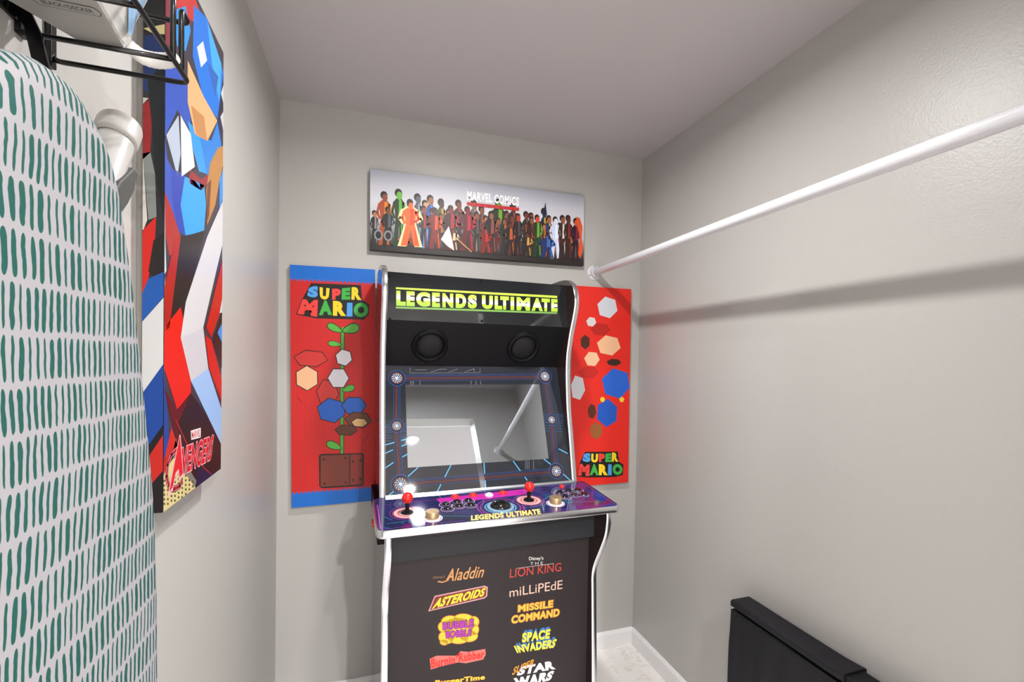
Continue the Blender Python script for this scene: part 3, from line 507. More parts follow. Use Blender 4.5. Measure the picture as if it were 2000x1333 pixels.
["ell","#55502e",[[30,487],[32,-8],[0,-21]],10,8,0],
["ell","#55502e",[[166,86],[33,-10],[0,-21]],10,8,0],
["ell","#55502e",[[165,160],[33,-9],[0,-22]],10,8,0],
["ell","#55502e",[[164,233],[32,-9],[0,-21]],10,8,0],
["ell","#55502e",[[163,307],[32,-9],[1,-21]],10,8,0],
["ell","#55502e",[[162,381],[33,-9],[0,-21]],10,8,0],
["ell","#55502e",[[162,454],[33,-9],[0,-21]],10,8,0],
["ell","#55502e",[[302,95],[34,-10],[1,-22]],10,8,0],
["ell","#55502e",[[301,170],[34,-10],[0,-22]],10,8,0],
["ell","#55502e",[[300,245],[34,-10],[0,-22]],10,8,0],
["ell","#55502e",[[299,320],[34,-9],[0,-22]],10,8,0],
["ell","#55502e",[[298,395],[34,-9],[0,-22]],10,8,0],
["ell","#55502e",[[297,470],[33,-9],[0,-21]],10,8,0],
["ell","#55502e",[[443,53],[35,-11],[0,-22]],10,8,0],
["ell","#55502e",[[442,130],[35,-10],[0,-22]],10,8,0],
["ell","#55502e",[[441,206],[35,-10],[1,-22]],10,8,0],
["ell","#55502e",[[440,283],[35,-9],[1,-23]],10,8,0],
["ell","#55502e",[[440,359],[35,-9],[0,-22]],10,8,0],
["ell","#55502e",[[439,435],[35,-9],[1,-22]],10,8,0],
["ell","#55502e",[[589,62],[37,-11],[0,-23]],10,8,0],
["ell","#55502e",[[588,140],[37,-10],[1,-22]],10,8,0],
["ell","#55502e",[[587,218],[36,-10],[0,-23]],10,8,0],
["ell","#55502e",[[586,296],[37,-9],[1,-23]],10,8,0],
["ell","#55502e",[[586,373],[37,-9],[0,-23]],10,8,0],
["ell","#55502e",[[585,451],[37,-9],[1,-22]],10,8,0],
["ell","#55502e",[[742,18],[38,-11],[0,-23]],10,8,0],
["ell","#55502e",[[741,98],[38,-11],[0,-23]],10,8,0],
["ell","#55502e",[[740,177],[38,-11],[0,-23]],10,8,0],
["ell","#55502e",[[739,256],[38,-10],[0,-23]],10,8,0],
["ell","#55502e",[[738,335],[38,-10],[1,-22]],10,8,0],
["ell","#55502e",[[737,415],[38,-9],[1,-23]],10,8,0],
["ell","#55502e",[[900,27],[39,-11],[1,-24]],10,8,0],
["ell","#55502e",[[899,107],[39,-12],[0,-24]],10,8,0],
["ell","#55502e",[[897,188],[40,-11],[1,-23]],10,8,0],
["ell","#55502e",[[896,269],[40,-10],[1,-23]],10,8,0],
["ell","#55502e",[[895,350],[40,-10],[1,-23]],10,8,0],
["ell","#55502e",[[1064,-20],[41,-12],[1,-24]],10,8,0],
["ell","#55502e",[[1063,63],[40,-11],[0,-24]],10,8,0],
["ell","#55502e",[[1062,145],[40,-11],[0,-24]],10,8,0],
["ell","#55502e",[[1061,228],[41,-11],[0,-24]],10,8,0],
["ell","#55502e",[[1235,-12],[42,-12],[1,-24]],10,8,0],
["ell","#55502e",[[1234,72],[43,-11],[0,-25]],10,8,0],
["ell","#55502e",[[1233,157],[43,-11],[1,-25]],10,8,0],
["poly","#eadfe2",[[1109,1100],[1608,1080],[1611,895],[1135,931]],16],
["text","MARVEL","#b5202c",[[1145,1076],[1581,1055],[1583,919],[1159,950]],17,{"bold":0.02}],
["text","A","#d01f2c",[[535,1071],[706,1059],[759,427],[202,262]],18,{"bold":0.05,"outline":[0.05,"#f2b4ba"]}],
["text","VENGERS","#c41c2a",[[709,867],[2378,816],[2198,350],[693,399]],18,{"bold":0.03,"outline":[0.035,"#f0a0aa"]}],
["line","#3a0f14",0.011,[[516,887],[293,848],[140,718],[104,532],[201,360],[400,255],[630,242],[738,318]],16],
["line","#e89aa2",0.0085,[[516,887],[293,848],[140,718],[104,532],[201,360],[400,255],[630,242],[738,318]],16.5],
["line","#9c2530",0.006,[[516,887],[293,848],[140,718],[104,532],[201,360],[400,255],[630,242],[738,318]],17]]},"heroside":{"ops":[["poly","#1e1c20",[[60,8239],[377,8325],[383,7015],[18,7317]],1],
["poly","#d2c68e",[[37,7367],[381,7494],[381,7340],[224,7319]],2],
["poly","#1a2f66",[[-97,7245],[224,7304],[382,7247],[286,6377],[162,6430],[-94,6457]],2],
["poly","#14181c",[[149,6581],[383,6938],[392,4447],[251,5287],[203,5976],[189,6205]],3],
["poly","#b9b5a8",[[-94,6336],[162,6338],[163,6308],[-94,6229]],2],
["poly","#8e1c20",[[-94,6237],[169,6339],[209,5977],[191,5526],[-92,5407]],2],
["poly","#c9261a",[[22,5945],[67,5876],[62,5491],[-92,5407]],3],
["poly","#c9c6be",[[-92,5407],[81,5494],[155,4500],[-89,4305]],2],
["poly","#7d817e",[[81,5494],[191,5534],[251,5210],[273,4559],[169,4501]],2],
["poly","#c41d16",[[-89,4335],[266,4559],[255,4199],[171,3608],[-86,3359],[-88,3898]],2],
["poly","#1c1614",[[235,4197],[393,4330],[395,3741],[237,3651],[171,3724]],3],
["poly","#154f9e",[[-99,3381],[171,3608],[395,3725],[397,3348],[-98,2949]],3],
["poly","#c4c4c4",[[-98,2949],[397,3332],[401,2242],[-95,1850]],2],
["poly","#153f8e",[[-95,1850],[401,2306],[404,1369],[-92,916]],3],
["poly","#1a1216",[[-93,1228],[403,1767],[410,-67],[-90,-179]],2],
["poly","#b5221a",[[-92,721],[405,1210],[407,652],[-91,291]],3]]},"marquee":{"ops":[["poly","grad:lime",[[327,1160],[6540,1249],[6537,1158],[327,1094]],1],
["text","L","grad:lime",[[342,1041],[666,1045],[666,511],[343,505]],1,{"bold":0.07}],
["text","E","grad:lime",[[692,1045],[979,1048],[978,516],[692,511]],1,{"bold":0.07}],
["text","G","grad:lime",[[1028,1049],[1527,1054],[1524,524],[1027,516]],1,{"bold":0.07}],
["text","E","grad:lime",[[1592,1055],[1875,1058],[1871,530],[1589,525]],1,{"bold":0.07}],
["text","N","grad:lime",[[1965,1059],[2364,1064],[2358,538],[1961,531]],1,{"bold":0.07}],
["text","D","grad:lime",[[2455,1065],[2846,1070],[2839,545],[2450,539]],1,{"bold":0.07}],
["text","S","grad:lime",[[2915,1070],[3255,1074],[3247,552],[2908,547]],1,{"bold":0.07}],
["text","U","grad:lime",[[3450,1076],[3873,1081],[3863,562],[3441,555]],1,{"bold":0.07}],
["text","L","grad:lime",[[3945,1082],[4239,1086],[4228,568],[3935,563]],1,{"bold":0.07}],
["text","T","grad:lime",[[4167,1085],[4515,1089],[4503,572],[4156,567]],1,{"bold":0.07}],
["text","I","grad:lime",[[4581,1089],[4725,1091],[4712,575],[4568,573]],1,{"bold":0.07}],
["text","M","grad:lime",[[4825,1092],[5380,1099],[5365,586],[4812,577]],1,{"bold":0.07}],
["text","A","grad:lime",[[5438,1099],[5924,1105],[5908,595],[5424,587]],1,{"bold":0.07}],
["text","T","grad:lime",[[5864,1104],[6218,1108],[6201,599],[5848,594]],1,{"bold":0.07}],
["text","E","grad:lime",[[6279,1109],[6554,1112],[6536,605],[6262,600]],1,{"bold":0.07}],
["poly","#6f9a4a",[[328,475],[6517,586],[6514,517],[328,406]],1]],"screws":[[0.0126,0.1548],[0.3413,0.1611],[0.672,0.1667],[0.0137,0.0036],[0.3429,0.0104],[0.6748,0.0105]]},"bezel":{"ops":[["line","#5db4f2",0.0034,[[37,-43],[293,163]],2],
["line","#5db4f2",0.0034,[[764,603],[1114,892]],2],
["line","#5db4f2",0.0034,[[1688,-53],[2269,897]],2],
["line","#5db4f2",0.0034,[[3474,-45],[3483,901]],2],
["line","#5db4f2",0.0034,[[5096,149],[4606,907]],2],
["line","#5db4f2",0.0034,[[6899,-17],[6569,300]],2],
["line","#5db4f2",0.0034,[[6121,678],[5808,937]],2],
["line","#5db4f2",0.0034,[[-41,903],[281,1104]],2],
["line","#5db4f2",0.0034,[[556,1258],[767,1365]],2],
["line","#5db4f2",0.0034,[[-35,1409],[274,1538]],2],
["line","#5db4f2",0.0034,[[547,1636],[758,1723]],2],
["line","#5db4f2",0.0034,[[-32,1703],[763,1899]],2],
["line","#5db4f2",0.0034,[[6534,1252],[6898,1047]],2],
["line","#2c5f96",0.0012,[[-23,2430],[241,2445]],1],
["line","#2c5f96",0.0012,[[508,2444],[778,2451]],1],
["line","#2c5f96",0.0012,[[6082,2641],[6370,2633]],1],
["line","#2c5f96",0.0012,[[6613,2627],[6929,2596]],1],
["line","#2c5f96",0.0012,[[-24,2371],[240,2386]],1],
["line","#2c5f96",0.0012,[[507,2384],[777,2391]],1],
["line","#2c5f96",0.0012,[[6073,2573],[6361,2566]],1],
["line","#2c5f96",0.0012,[[6603,2559],[6918,2528]],1],
["line","#2c5f96",0.0012,[[-25,2292],[239,2306]],1],
["line","#2c5f96",0.0012,[[505,2305],[774,2311]],1],
["line","#2c5f96",0.0012,[[6061,2484],[6348,2476]],1],
["line","#2c5f96",0.0012,[[6590,2469],[6905,2437]],1],
["line","#2c5f96",0.0012,[[-26,2214],[237,2228]],1],
["line","#2c5f96",0.0012,[[503,2225],[772,2231]],1],
["line","#2c5f96",0.0012,[[6049,2395],[6336,2386]],1],
["line","#2c5f96",0.0012,[[6577,2379],[6891,2346]],1],
["line","#2c5f96",0.0012,[[-27,2136],[236,2149]],1],
["line","#2c5f96",0.0012,[[501,2146],[770,2152]],1],
["line","#2c5f96",0.0012,[[6037,2306],[6323,2297]],1],
["line","#2c5f96",0.0012,[[6564,2289],[6878,2256]],1],
["line","#2c5f96",0.0012,[[-28,2038],[234,2051]],1],
["line","#2c5f96",0.0012,[[499,2048],[767,2053]],1],
["line","#2c5f96",0.0012,[[6022,2195],[6308,2185]],1],
["line","#2c5f96",0.0012,[[6548,2177],[6861,2144]],1],
["line","#2c5f96",0.0012,[[-29,1941],[233,1953]],1],
["line","#2c5f96",0.0012,[[497,1950],[764,1954]],1],
["line","#2c5f96",0.0012,[[6007,2085],[6293,2075]],1],
["line","#2c5f96",0.0012,[[6532,2066],[6844,2032]],1],
["line","#2c5f96",0.0012,[[-30,1845],[231,1856]],1],
["line","#2c5f96",0.0012,[[495,1852],[762,1856]],1],
["line","#2c5f96",0.0012,[[5993,1975],[6277,1964]],1],
["line","#2c5f96",0.0012,[[6516,1955],[6827,1921]],1],
["line","#9aa0a8",0.0009,[[942,4031],[938,3881]],1],
["line","#9aa0a8",0.0009,[[995,4031],[990,3881]],1],
["line","#9aa0a8",0.0009,[[1051,4031],[1046,3881]],1],
["line","#9aa0a8",0.0009,[[1287,4031],[1281,3880]],1],
["line","#9aa0a8",0.0009,[[3236,4029],[3225,3873]],1],
["line","#9aa0a8",0.0009,[[3435,4029],[3423,3872]],1],
["line","#9aa0a8",0.0009,[[3614,4029],[3601,3871]],1],
["line","#9aa0a8",0.0009,[[5116,885],[5078,557]],1],
["line","#9aa0a8",0.0009,[[5184,881],[5144,553]],1],
["line","#9aa0a8",0.0009,[[5251,877],[5211,548]],1],
["line","#9aa0a8",0.0009,[[5431,866],[5390,537]],1],
["line","#8a9099",0.0009,[[946,4563],[939,4333],[3618,4361],[3634,4554]],1],
["line","#8a9099",0.001,[[1139,4465],[1551,4468]],1],
["line","#8a9099",0.001,[[1714,4381],[2056,4494]],1],
["line","#8a9099",0.001,[[2056,4494],[2312,4496]],1],
["line","#8a9099",0.001,[[2391,4385],[2744,4509]],1],
["line","#8a9099",0.001,[[2998,4375],[3408,4529]],1],
["line","#8a9099",0.001,[[3363,4528],[3418,4378]],1],
["line","#33589a",0.0235,[[459,4138],[6361,4224]],3],
["line","#1e222b",0.0215,[[459,4138],[6361,4224]],4],
["line","#6e3440",0.0012,[[460,4070],[6362,4156]],5],
["line","#86503f",0.0012,[[459,4113],[6361,4199]],5],
["line","#7c3c4a",0.0012,[[459,4158],[6361,4244]],5],
["line","#34508a",0.0012,[[458,4204],[6360,4290]],5],
["line","#33589a",0.0235,[[459,4138],[420,2374]],3],
["line","#1e222b",0.0215,[[459,4138],[420,2374]],4],
["line","#6e3440",0.0012,[[391,4140],[352,2376]],5],
["line","#86503f",0.0012,[[434,4139],[395,2375]],5],
["line","#7c3c4a",0.0012,[[479,4138],[440,2374]],5],
["line","#34508a",0.0012,[[525,4137],[486,2373]],5],
["line","#33589a",0.0235,[[420,2374],[503,365]],3],
["line","#1e222b",0.0215,[[420,2374],[503,365]],4],
["line","#6e3440",0.0012,[[352,2371],[435,362]],5],
["line","#86503f",0.0012,[[395,2373],[478,364]],5],
["line","#7c3c4a",0.0012,[[440,2375],[523,366]],5],
["line","#34508a",0.0012,[[486,2377],[569,368]],5],
["line","#33589a",0.0235,[[503,365],[6319,412]],3],
["line","#1e222b",0.0215,[[503,365],[6319,412]],4],
["line","#6e3440",0.0012,[[504,297],[6320,344]],5],
["line","#86503f",0.0012,[[503,340],[6319,387]],5],
["line","#7c3c4a",0.0012,[[503,385],[6319,432]],5],
["line","#34508a",0.0012,[[502,431],[6318,478]],5],
["line","#33589a",0.0235,[[6361,4224],[6403,2409]],3],
["line","#1e222b",0.0215,[[6361,4224],[6403,2409]],4],
["line","#6e3440",0.0012,[[6293,4222],[6335,2407]],5],
["line","#86503f",0.0012,[[6336,4223],[6378,2408]],5],
["line","#7c3c4a",0.0012,[[6381,4224],[6423,2409]],5],
["line","#34508a",0.0012,[[6427,4226],[6469,2411]],5],
["line","#33589a",0.0235,[[6403,2409],[6319,412]],3],
["line","#1e222b",0.0215,[[6403,2409],[6319,412]],4],
["line","#6e3440",0.0012,[[6335,2412],[6251,415]],5],
["line","#86503f",0.0012,[[6378,2410],[6294,413]],5],
["line","#7c3c4a",0.0012,[[6423,2408],[6339,411]],5],
["line","#34508a",0.0012,[[6469,2406],[6385,409]],5],
["ell","#2f62b0",[[459,4138],[300,0],[0,300]],6,28,0],
["ell","#1b2030",[[459,4138],[285,0],[0,285]],7,28,0],
["ell","#704044",[[459,4138],[216,0],[0,216]],8,28,0],
["ell","#2a2430",[[459,4138],[198,0],[0,198]],9,28,0],
["ell","#77706f",[[459,4138],[180,0],[0,180]],10,28,0],
["ell","#3a3038",[[459,4138],[156,0],[0,156]],11,28,0],
["ell","#8f959e",[[459,4138],[120,0],[0,120]],12,28,0],
["ell","#3a5a86",[[459,4138],[99,0],[0,99]],13,28,0],
["line","#cfd0d2",0.0018,[[585,4138],[641,4175]],14],
["line","#cfd0d2",0.0018,[[568,4201],[598,4261]],14],
["line","#cfd0d2",0.0018,[[522,4247],[518,4314]],14],
["line","#cfd0d2",0.0018,[[459,4264],[422,4320]],14],
["line","#cfd0d2",0.0018,[[396,4247],[336,4277]],14],
["line","#cfd0d2",0.0018,[[350,4201],[283,4197]],14],
["line","#cfd0d2",0.0018,[[333,4138],[277,4101]],14],
["line","#cfd0d2",0.0018,[[350,4075],[320,4015]],14],
["line","#cfd0d2",0.0018,[[396,4029],[400,3962]],14],
["line","#cfd0d2",0.0018,[[459,4012],[496,3956]],14],
["line","#cfd0d2",0.0018,[[522,4029],[582,3999]],14],
["line","#cfd0d2",0.0018,[[568,4075],[635,4079]],14],
["line","#d9dbe0",0.0027,[[379,4113],[539,4163]],14],
["line","#d9dbe0",0.0027,[[440,4056],[478,4220]],14],
["line","#d9dbe0",0.0027,[[521,4081],[397,4195]],14],
["ell","#2f62b0",[[6361,4224],[300,0],[0,300]],6,28,0],
["ell","#1b2030",[[6361,4224],[285,0],[0,285]],7,28,0],
["ell","#704044",[[6361,4224],[216,0],[0,216]],8,28,0],
["ell","#2a2430",[[6361,4224],[198,0],[0,198]],9,28,0],
["ell","#77706f",[[6361,4224],[180,0],[0,180]],10,28,0],
["ell","#3a3038",[[6361,4224],[156,0],[0,156]],11,28,0],
["ell","#8f959e",[[6361,4224],[120,0],[0,120]],12,28,0],
["ell","#3a5a86",[[6361,4224],[99,0],[0,99]],13,28,0],
["line","#cfd0d2",0.0018,[[6487,4224],[6543,4261]],14],
["line","#cfd0d2",0.0018,[[6470,4287],[6500,4347]],14],
["line","#cfd0d2",0.0018,[[6424,4333],[6420,4400]],14],
["line","#cfd0d2",0.0018,[[6361,4350],[6324,4406]],14],
["line","#cfd0d2",0.0018,[[6298,4333],[6238,4363]],14],
["line","#cfd0d2",0.0018,[[6252,4287],[6185,4283]],14],
["line","#cfd0d2",0.0018,[[6235,4224],[6179,4187]],14],
["line","#cfd0d2",0.0018,[[6252,4161],[6222,4101]],14],
["line","#cfd0d2",0.0018,[[6298,4115],[6302,4048]],14],
["line","#cfd0d2",0.0018,[[6361,4098],[6398,4042]],14],
["line","#cfd0d2",0.0018,[[6424,4115],[6484,4085]],14],
["line","#cfd0d2",0.0018,[[6470,4161],[6537,4165]],14],
["line","#d9dbe0",0.0027,[[6281,4199],[6441,4249]],14],
["line","#d9dbe0",0.0027,[[6342,4142],[6380,4306]],14],
["line","#d9dbe0",0.0027,[[6423,4167],[6299,4281]],14],
["ell","#2f62b0",[[420,2374],[240,0],[0,240]],6,28,0],
["ell","#1b2030",[[420,2374],[228,0],[0,228]],7,28,0],
["ell","#704044",[[420,2374],[173,0],[0,173]],8,28,0],
["ell","#2a2430",[[420,2374],[158,0],[0,158]],9,28,0],
["ell","#77706f",[[420,2374],[144,0],[0,144]],10,28,0],
["ell","#3a3038",[[420,2374],[125,0],[0,125]],11,28,0],
["ell","#8f959e",[[420,2374],[96,0],[0,96]],12,28,0],
["ell","#3a5a86",[[420,2374],[79,0],[0,79]],13,28,0],
["line","#cfd0d2",0.0014,[[521,2374],[566,2404]],14],
["line","#cfd0d2",0.0014,[[507,2424],[532,2473]],14],
["line","#cfd0d2",0.0014,[[470,2461],[467,2515]],14],
["line","#cfd0d2",0.0014,[[420,2475],[390,2520]],14],
["line","#cfd0d2",0.0014,[[370,2461],[321,2486]],14],
["line","#cfd0d2",0.0014,[[333,2424],[279,2421]],14],
["line","#cfd0d2",0.0014,[[319,2374],[274,2344]],14],
["line","#cfd0d2",0.0014,[[333,2324],[308,2275]],14],
["line","#cfd0d2",0.0014,[[370,2287],[373,2233]],14],
["line","#cfd0d2",0.0014,[[420,2273],[450,2228]],14],
["line","#cfd0d2",0.0014,[[470,2287],[519,2262]],14],
["line","#cfd0d2",0.0014,[[507,2324],[561,2327]],14],
["line","#d9dbe0",0.0022,[[356,2354],[484,2394]],14],
["line","#d9dbe0",0.0022,[[405,2308],[435,2440]],14],
["line","#d9dbe0",0.0022,[[469,2328],[371,2420]],14],
["ell","#2f62b0",[[6403,2409],[220,0],[0,220]],6,28,0],
["ell","#1b2030",[[6403,2409],[209,0],[0,209]],7,28,0],
["ell","#704044",[[6403,2409],[158,0],[0,158]],8,28,0],
["ell","#2a2430",[[6403,2409],[145,0],[0,145]],9,28,0],
["ell","#77706f",[[6403,2409],[132,0],[0,132]],10,28,0],
["ell","#3a3038",[[6403,2409],[114,0],[0,114]],11,28,0],
["ell","#8f959e",[[6403,2409],[88,0],[0,88]],12,28,0],
["ell","#3a5a86",[[6403,2409],[73,0],[0,73]],13,28,0],
["line","#cfd0d2",0.0013,[[6495,2409],[6537,2436]],14],
["line","#cfd0d2",0.0013,[[6483,2455],[6505,2499]],14],
["line","#cfd0d2",0.0013,[[6449,2489],[6446,2538]],14],
["line","#cfd0d2",0.0013,[[6403,2501],[6376,2543]],14],
["line","#cfd0d2",0.0013,[[6357,2489],[6313,2511]],14],
["line","#cfd0d2",0.0013,[[6323,2455],[6274,2452]],14],
["line","#cfd0d2",0.0013,[[6311,2409],[6269,2382]],14],
["line","#cfd0d2",0.0013,[[6323,2363],[6301,2319]],14],
["line","#cfd0d2",0.0013,[[6357,2329],[6360,2280]],14],
["line","#cfd0d2",0.0013,[[6403,2317],[6430,2275]],14],
["line","#cfd0d2",0.0013,[[6449,2329],[6493,2307]],14],
["line","#cfd0d2",0.0013,[[6483,2363],[6532,2366]],14],
["line","#d9dbe0",0.002,[[6344,2391],[6462,2427]],14],
["line","#d9dbe0",0.002,[[6389,2349],[6417,2469]],14],
["line","#d9dbe0",0.002,[[6448,2367],[6358,2451]],14],
["ell","#2f62b0",[[503,365],[320,0],[0,320]],6,28,0],
["ell","#1b2030",[[503,365],[304,0],[0,304]],7,28,0],
["ell","#704044",[[503,365],[230,0],[0,230]],8,28,0],
["ell","#2a2430",[[503,365],[211,0],[0,211]],9,28,0],
["ell","#77706f",[[503,365],[192,0],[0,192]],10,28,0],
["ell","#3a3038",[[503,365],[166,0],[0,166]],11,28,0],
["ell","#8f959e",[[503,365],[128,0],[0,128]],12,28,0],
["ell","#3a5a86",[[503,365],[106,0],[0,106]],13,28,0],
["line","#cfd0d2",0.0019,[[637,365],[697,404]],14],
["line","#cfd0d2",0.0019,[[619,432],[652,496]],14],
["line","#cfd0d2",0.0019,[[570,481],[566,553]],14],
["line","#cfd0d2",0.0019,[[503,499],[464,559]],14],
["line","#cfd0d2",0.0019,[[436,481],[372,514]],14],
["line","#cfd0d2",0.0019,[[387,432],[315,428]],14],
["line","#cfd0d2",0.0019,[[369,365],[309,326]],14],
["line","#cfd0d2",0.0019,[[387,298],[354,234]],14],
["line","#cfd0d2",0.0019,[[436,249],[440,177]],14],
["line","#cfd0d2",0.0019,[[503,231],[542,171]],14],
["line","#cfd0d2",0.0019,[[570,249],[634,216]],14],
["line","#cfd0d2",0.0019,[[619,298],[691,302]],14],
["line","#d9dbe0",0.0029,[[417,339],[589,391]],14],
["line","#d9dbe0",0.0029,[[483,278],[523,452]],14],
["line","#d9dbe0",0.0029,[[569,304],[437,426]],14],
["ell","#2f62b0",[[6319,412],[300,0],[0,300]],6,28,0],
["ell","#1b2030",[[6319,412],[285,0],[0,285]],7,28,0],
["ell","#704044",[[6319,412],[216,0],[0,216]],8,28,0],
["ell","#2a2430",[[6319,412],[198,0],[0,198]],9,28,0],
["ell","#77706f",[[6319,412],[180,0],[0,180]],10,28,0],
["ell","#3a3038",[[6319,412],[156,0],[0,156]],11,28,0],
["ell","#8f959e",[[6319,412],[120,0],[0,120]],12,28,0],
["ell","#3a5a86",[[6319,412],[99,0],[0,99]],13,28,0],
["line","#cfd0d2",0.0018,[[6445,412],[6501,449]],14],
["line","#cfd0d2",0.0018,[[6428,475],[6458,535]],14],
["line","#cfd0d2",0.0018,[[6382,521],[6378,588]],14],
["line","#cfd0d2",0.0018,[[6319,538],[6282,594]],14],
["line","#cfd0d2",0.0018,[[6256,521],[6196,551]],14],
["line","#cfd0d2",0.0018,[[6210,475],[6143,471]],14],
["line","#cfd0d2",0.0018,[[6193,412],[6137,375]],14],
["line","#cfd0d2",0.0018,[[6210,349],[6180,289]],14],
["line","#cfd0d2",0.0018,[[6256,303],[6260,236]],14],
["line","#cfd0d2",0.0018,[[6319,286],[6356,230]],14],
["line","#cfd0d2",0.0018,[[6382,303],[6442,273]],14],
["line","#cfd0d2",0.0018,[[6428,349],[6495,353]],14],
["line","#d9dbe0",0.0027,[[6239,387],[6399,437]],14],
["line","#d9dbe0",0.0027,[[6300,330],[6338,494]],14],
["line","#d9dbe0",0.0027,[[6381,355],[6257,469]],14]],"screen":[[0.0761,0.3827],[0.6058,0.3888],[0.6073,0.0888],[0.0752,0.0901]]},"games":{"ops":[["text","Disney\'s","#a87a54",[[1380,7184],[1780,7166],[1765,7062],[1390,7085]],1,{"shear":0.35}],
["text","Aladdin","#d99a5e",[[1786,7355],[3081,7290],[3057,6912],[1775,6945]],1,{"shear":0.35,"bold":0.01}],
["line","#d99a5e",0.004,[[1545,7000],[1689,6950],[1874,6992],[1994,7243]],1],
["poly","#d8a0a8",[[1254,6087],[1450,6553],[3092,6627],[3203,6567],[3190,6262],[3099,6201]],1],
["poly","#7a2a22",[[1306,6119],[1471,6516],[3080,6586],[3159,6540],[3150,6294],[3077,6238]],2],
["text","ASTEROIDS","#f2d63c",[[1472,6451],[3137,6560],[3102,6285],[1362,6142]],3,{"bold":0.05,"shear":0.25}],
["ell","#c8743a",[[1977,5630],[317,-57],[3,-212]],1,28,0],
["ell","#c8743a",[[2397,5616],[366,-66],[4,-214]],1,28,0],
["ell","#c8743a",[[2741,5491],[199,-36],[4,-195]],1,28,0],
["ell","#c8743a",[[1813,5494],[252,-47],[3,-212]],1,28,0],
["ell","#c8743a",[[2231,5417],[532,-99],[5,-318]],1,28,0],
["ell","#c8743a",[[2745,5237],[191,-35],[3,-216]],1,28,0],
["ell","#c8743a",[[1859,5154],[274,-53],[4,-232]],1,28,0],
["ell","#c8743a",[[2237,5040],[364,-71],[3,-192]],1,28,0],
["ell","#c8743a",[[2576,5058],[326,-63],[4,-215]],1,28,0],
["ell","#c8743a",[[1779,5004],[149,-29],[2,-107]],1,28,0],
["ell","#f0c93c",[[1977,5630],[292,-53],[3,-187]],2,28,0],
["ell","#f0c93c",[[2397,5616],[340,-61],[3,-189]],2,28,0],
["ell","#f0c93c",[[2741,5491],[173,-31],[3,-170]],2,28,0],
["ell","#f0c93c",[[1813,5494],[228,-42],[3,-186]],2,28,0],
["ell","#f0c93c",[[2231,5417],[507,-94],[4,-293]],2,28,0],
["ell","#f0c93c",[[2745,5237],[164,-31],[3,-191]],2,28,0],
["ell","#f0c93c",[[1859,5154],[249,-48],[3,-208]],2,28,0],
["ell","#f0c93c",[[2237,5040],[338,-65],[3,-168]],2,28,0],
["ell","#f0c93c",[[2576,5058],[300,-57],[3,-190]],2,28,0],
["ell","#f0c93c",[[1779,5004],[124,-25],[1,-83]],2,28,0],
["text","BUBBLE","#b83ab0",[[1720,5635],[2749,5574],[2735,5323],[1732,5406]],3,{"bold":0.04,"outline":[0.05,"#4a1a4a"]}],
["text","BOBBLE","#b83ab0",[[1815,5349],[2680,5283],[2663,5042],[1835,5118]],3,{"bold":0.04,"outline":[0.05,"#4a1a4a"]}],
["poly","#e0736a",[[1320,4563],[1538,4620],[2246,4473],[2307,4607],[2585,4530],[3149,4513],[3174,4324],[3089,4171],[2505,4167],[2249,4251],[1667,4242],[1365,4208]],1],
["text","Burnin\'","#d8302c",[[1360,4575],[2211,4510],[2207,4243],[1373,4248]],2,{"bold":0.04}],
["text","Rubber","#d8302c",[[2244,4557],[3141,4472],[3110,4213],[2266,4255]],2,{"bold":0.04}],
["text","BurgerTime","#f2d044",[[1509,3831],[3163,3654],[3145,3445],[1504,3626]],3,{"bold":0.04,"outline":[0.05,"#8a2a2a"]}],
["text","Disney\'s","#e8e6e4",[[4650,7379],[5192,7325],[5176,7168],[4653,7221]],1,{"bold":0.01}],
["text","T H E","#d8d6d4",[[4701,7179],[5167,7142],[5169,7044],[4703,7082]],1,{}],
["line","#d8d6d4",0.0012,[[4206,7042],[5580,7019]],1],
["text","LION KING","#c9433c",[[3977,7053],[5880,7009],[5866,6713],[3969,6751]],1,{"serif":1}],
["text","miLLiPEdE","#ecc0ae",[[3966,6405],[5938,6387],[5929,6081],[3971,6101]],1,{"light":1}],
["text","MISSILE","#f0c14a",[[4289,5779],[5592,5739],[5577,5480],[4284,5535]],2,{"bold":0.04,"outline":[0.06,"#b5652c"]}],
["text","COMMAND","#f0c14a",[[4065,5451],[5844,5399],[5830,5130],[4052,5184]],2,{"bold":0.04,"outline":[0.06,"#b5652c"]}],
["text","SPACE","#3a78b8",[[4510,4880],[5478,4824],[5452,4416],[4489,4506]],1,{"bold":0.05}],
["text","SPACE","#f2e040",[[4456,4794],[5514,4737],[5472,4403],[4443,4462]],2,{"bold":0.05}],
["text","INVADERS","#3a78b8",[[4229,4496],[5706,4430],[5615,4078],[4281,4205]],1,{"bold":0.04}],
["text","INVADERS","#f2e040",[[4148,4416],[5777,4344],[5655,4043],[4282,4135]],2,{"bold":0.05}],
["text","SUPER","#e89a2c",[[4143,3665],[4897,3813],[4901,3590],[4102,3412]],2,{"bold":0.03,"shear":0.3}],
["text","STAR","#f2f2f2",[[4430,3647],[5625,3607],[5739,3275],[4250,3361]],2,{"bold":0.06}],
["text","WARS","#f2f2f2",[[4159,3303],[5706,3237],[5541,2921],[4258,2938]],2,{"bold":0.06}]],"cut":[0,3,6,28,31,32,36,37,39,43]},"deck":{"ops":[["poly","#c52ba4",[[2004,2065],[5340,2273],[5098,1755],[3805,1674],[2813,1590],[2077,1547]],2],
["line","#c23aa8",0.003,[[120,200],[120,2000]],2],
["line","#7a3aa0",0.0025,[[7660,200],[7660,2100],[6000,2320]],2],
["line","#7a3aa0",0.0025,[[120,160],[2500,160]],2],
["line","#7a3aa0",0.0025,[[5200,160],[7660,200]],2],
["line","#2c8f9a",0.002,[[300,500],[2000,620],[2800,400]],1],
["line","#2c8f9a",0.002,[[4500,600],[6000,750],[7400,500]],1],
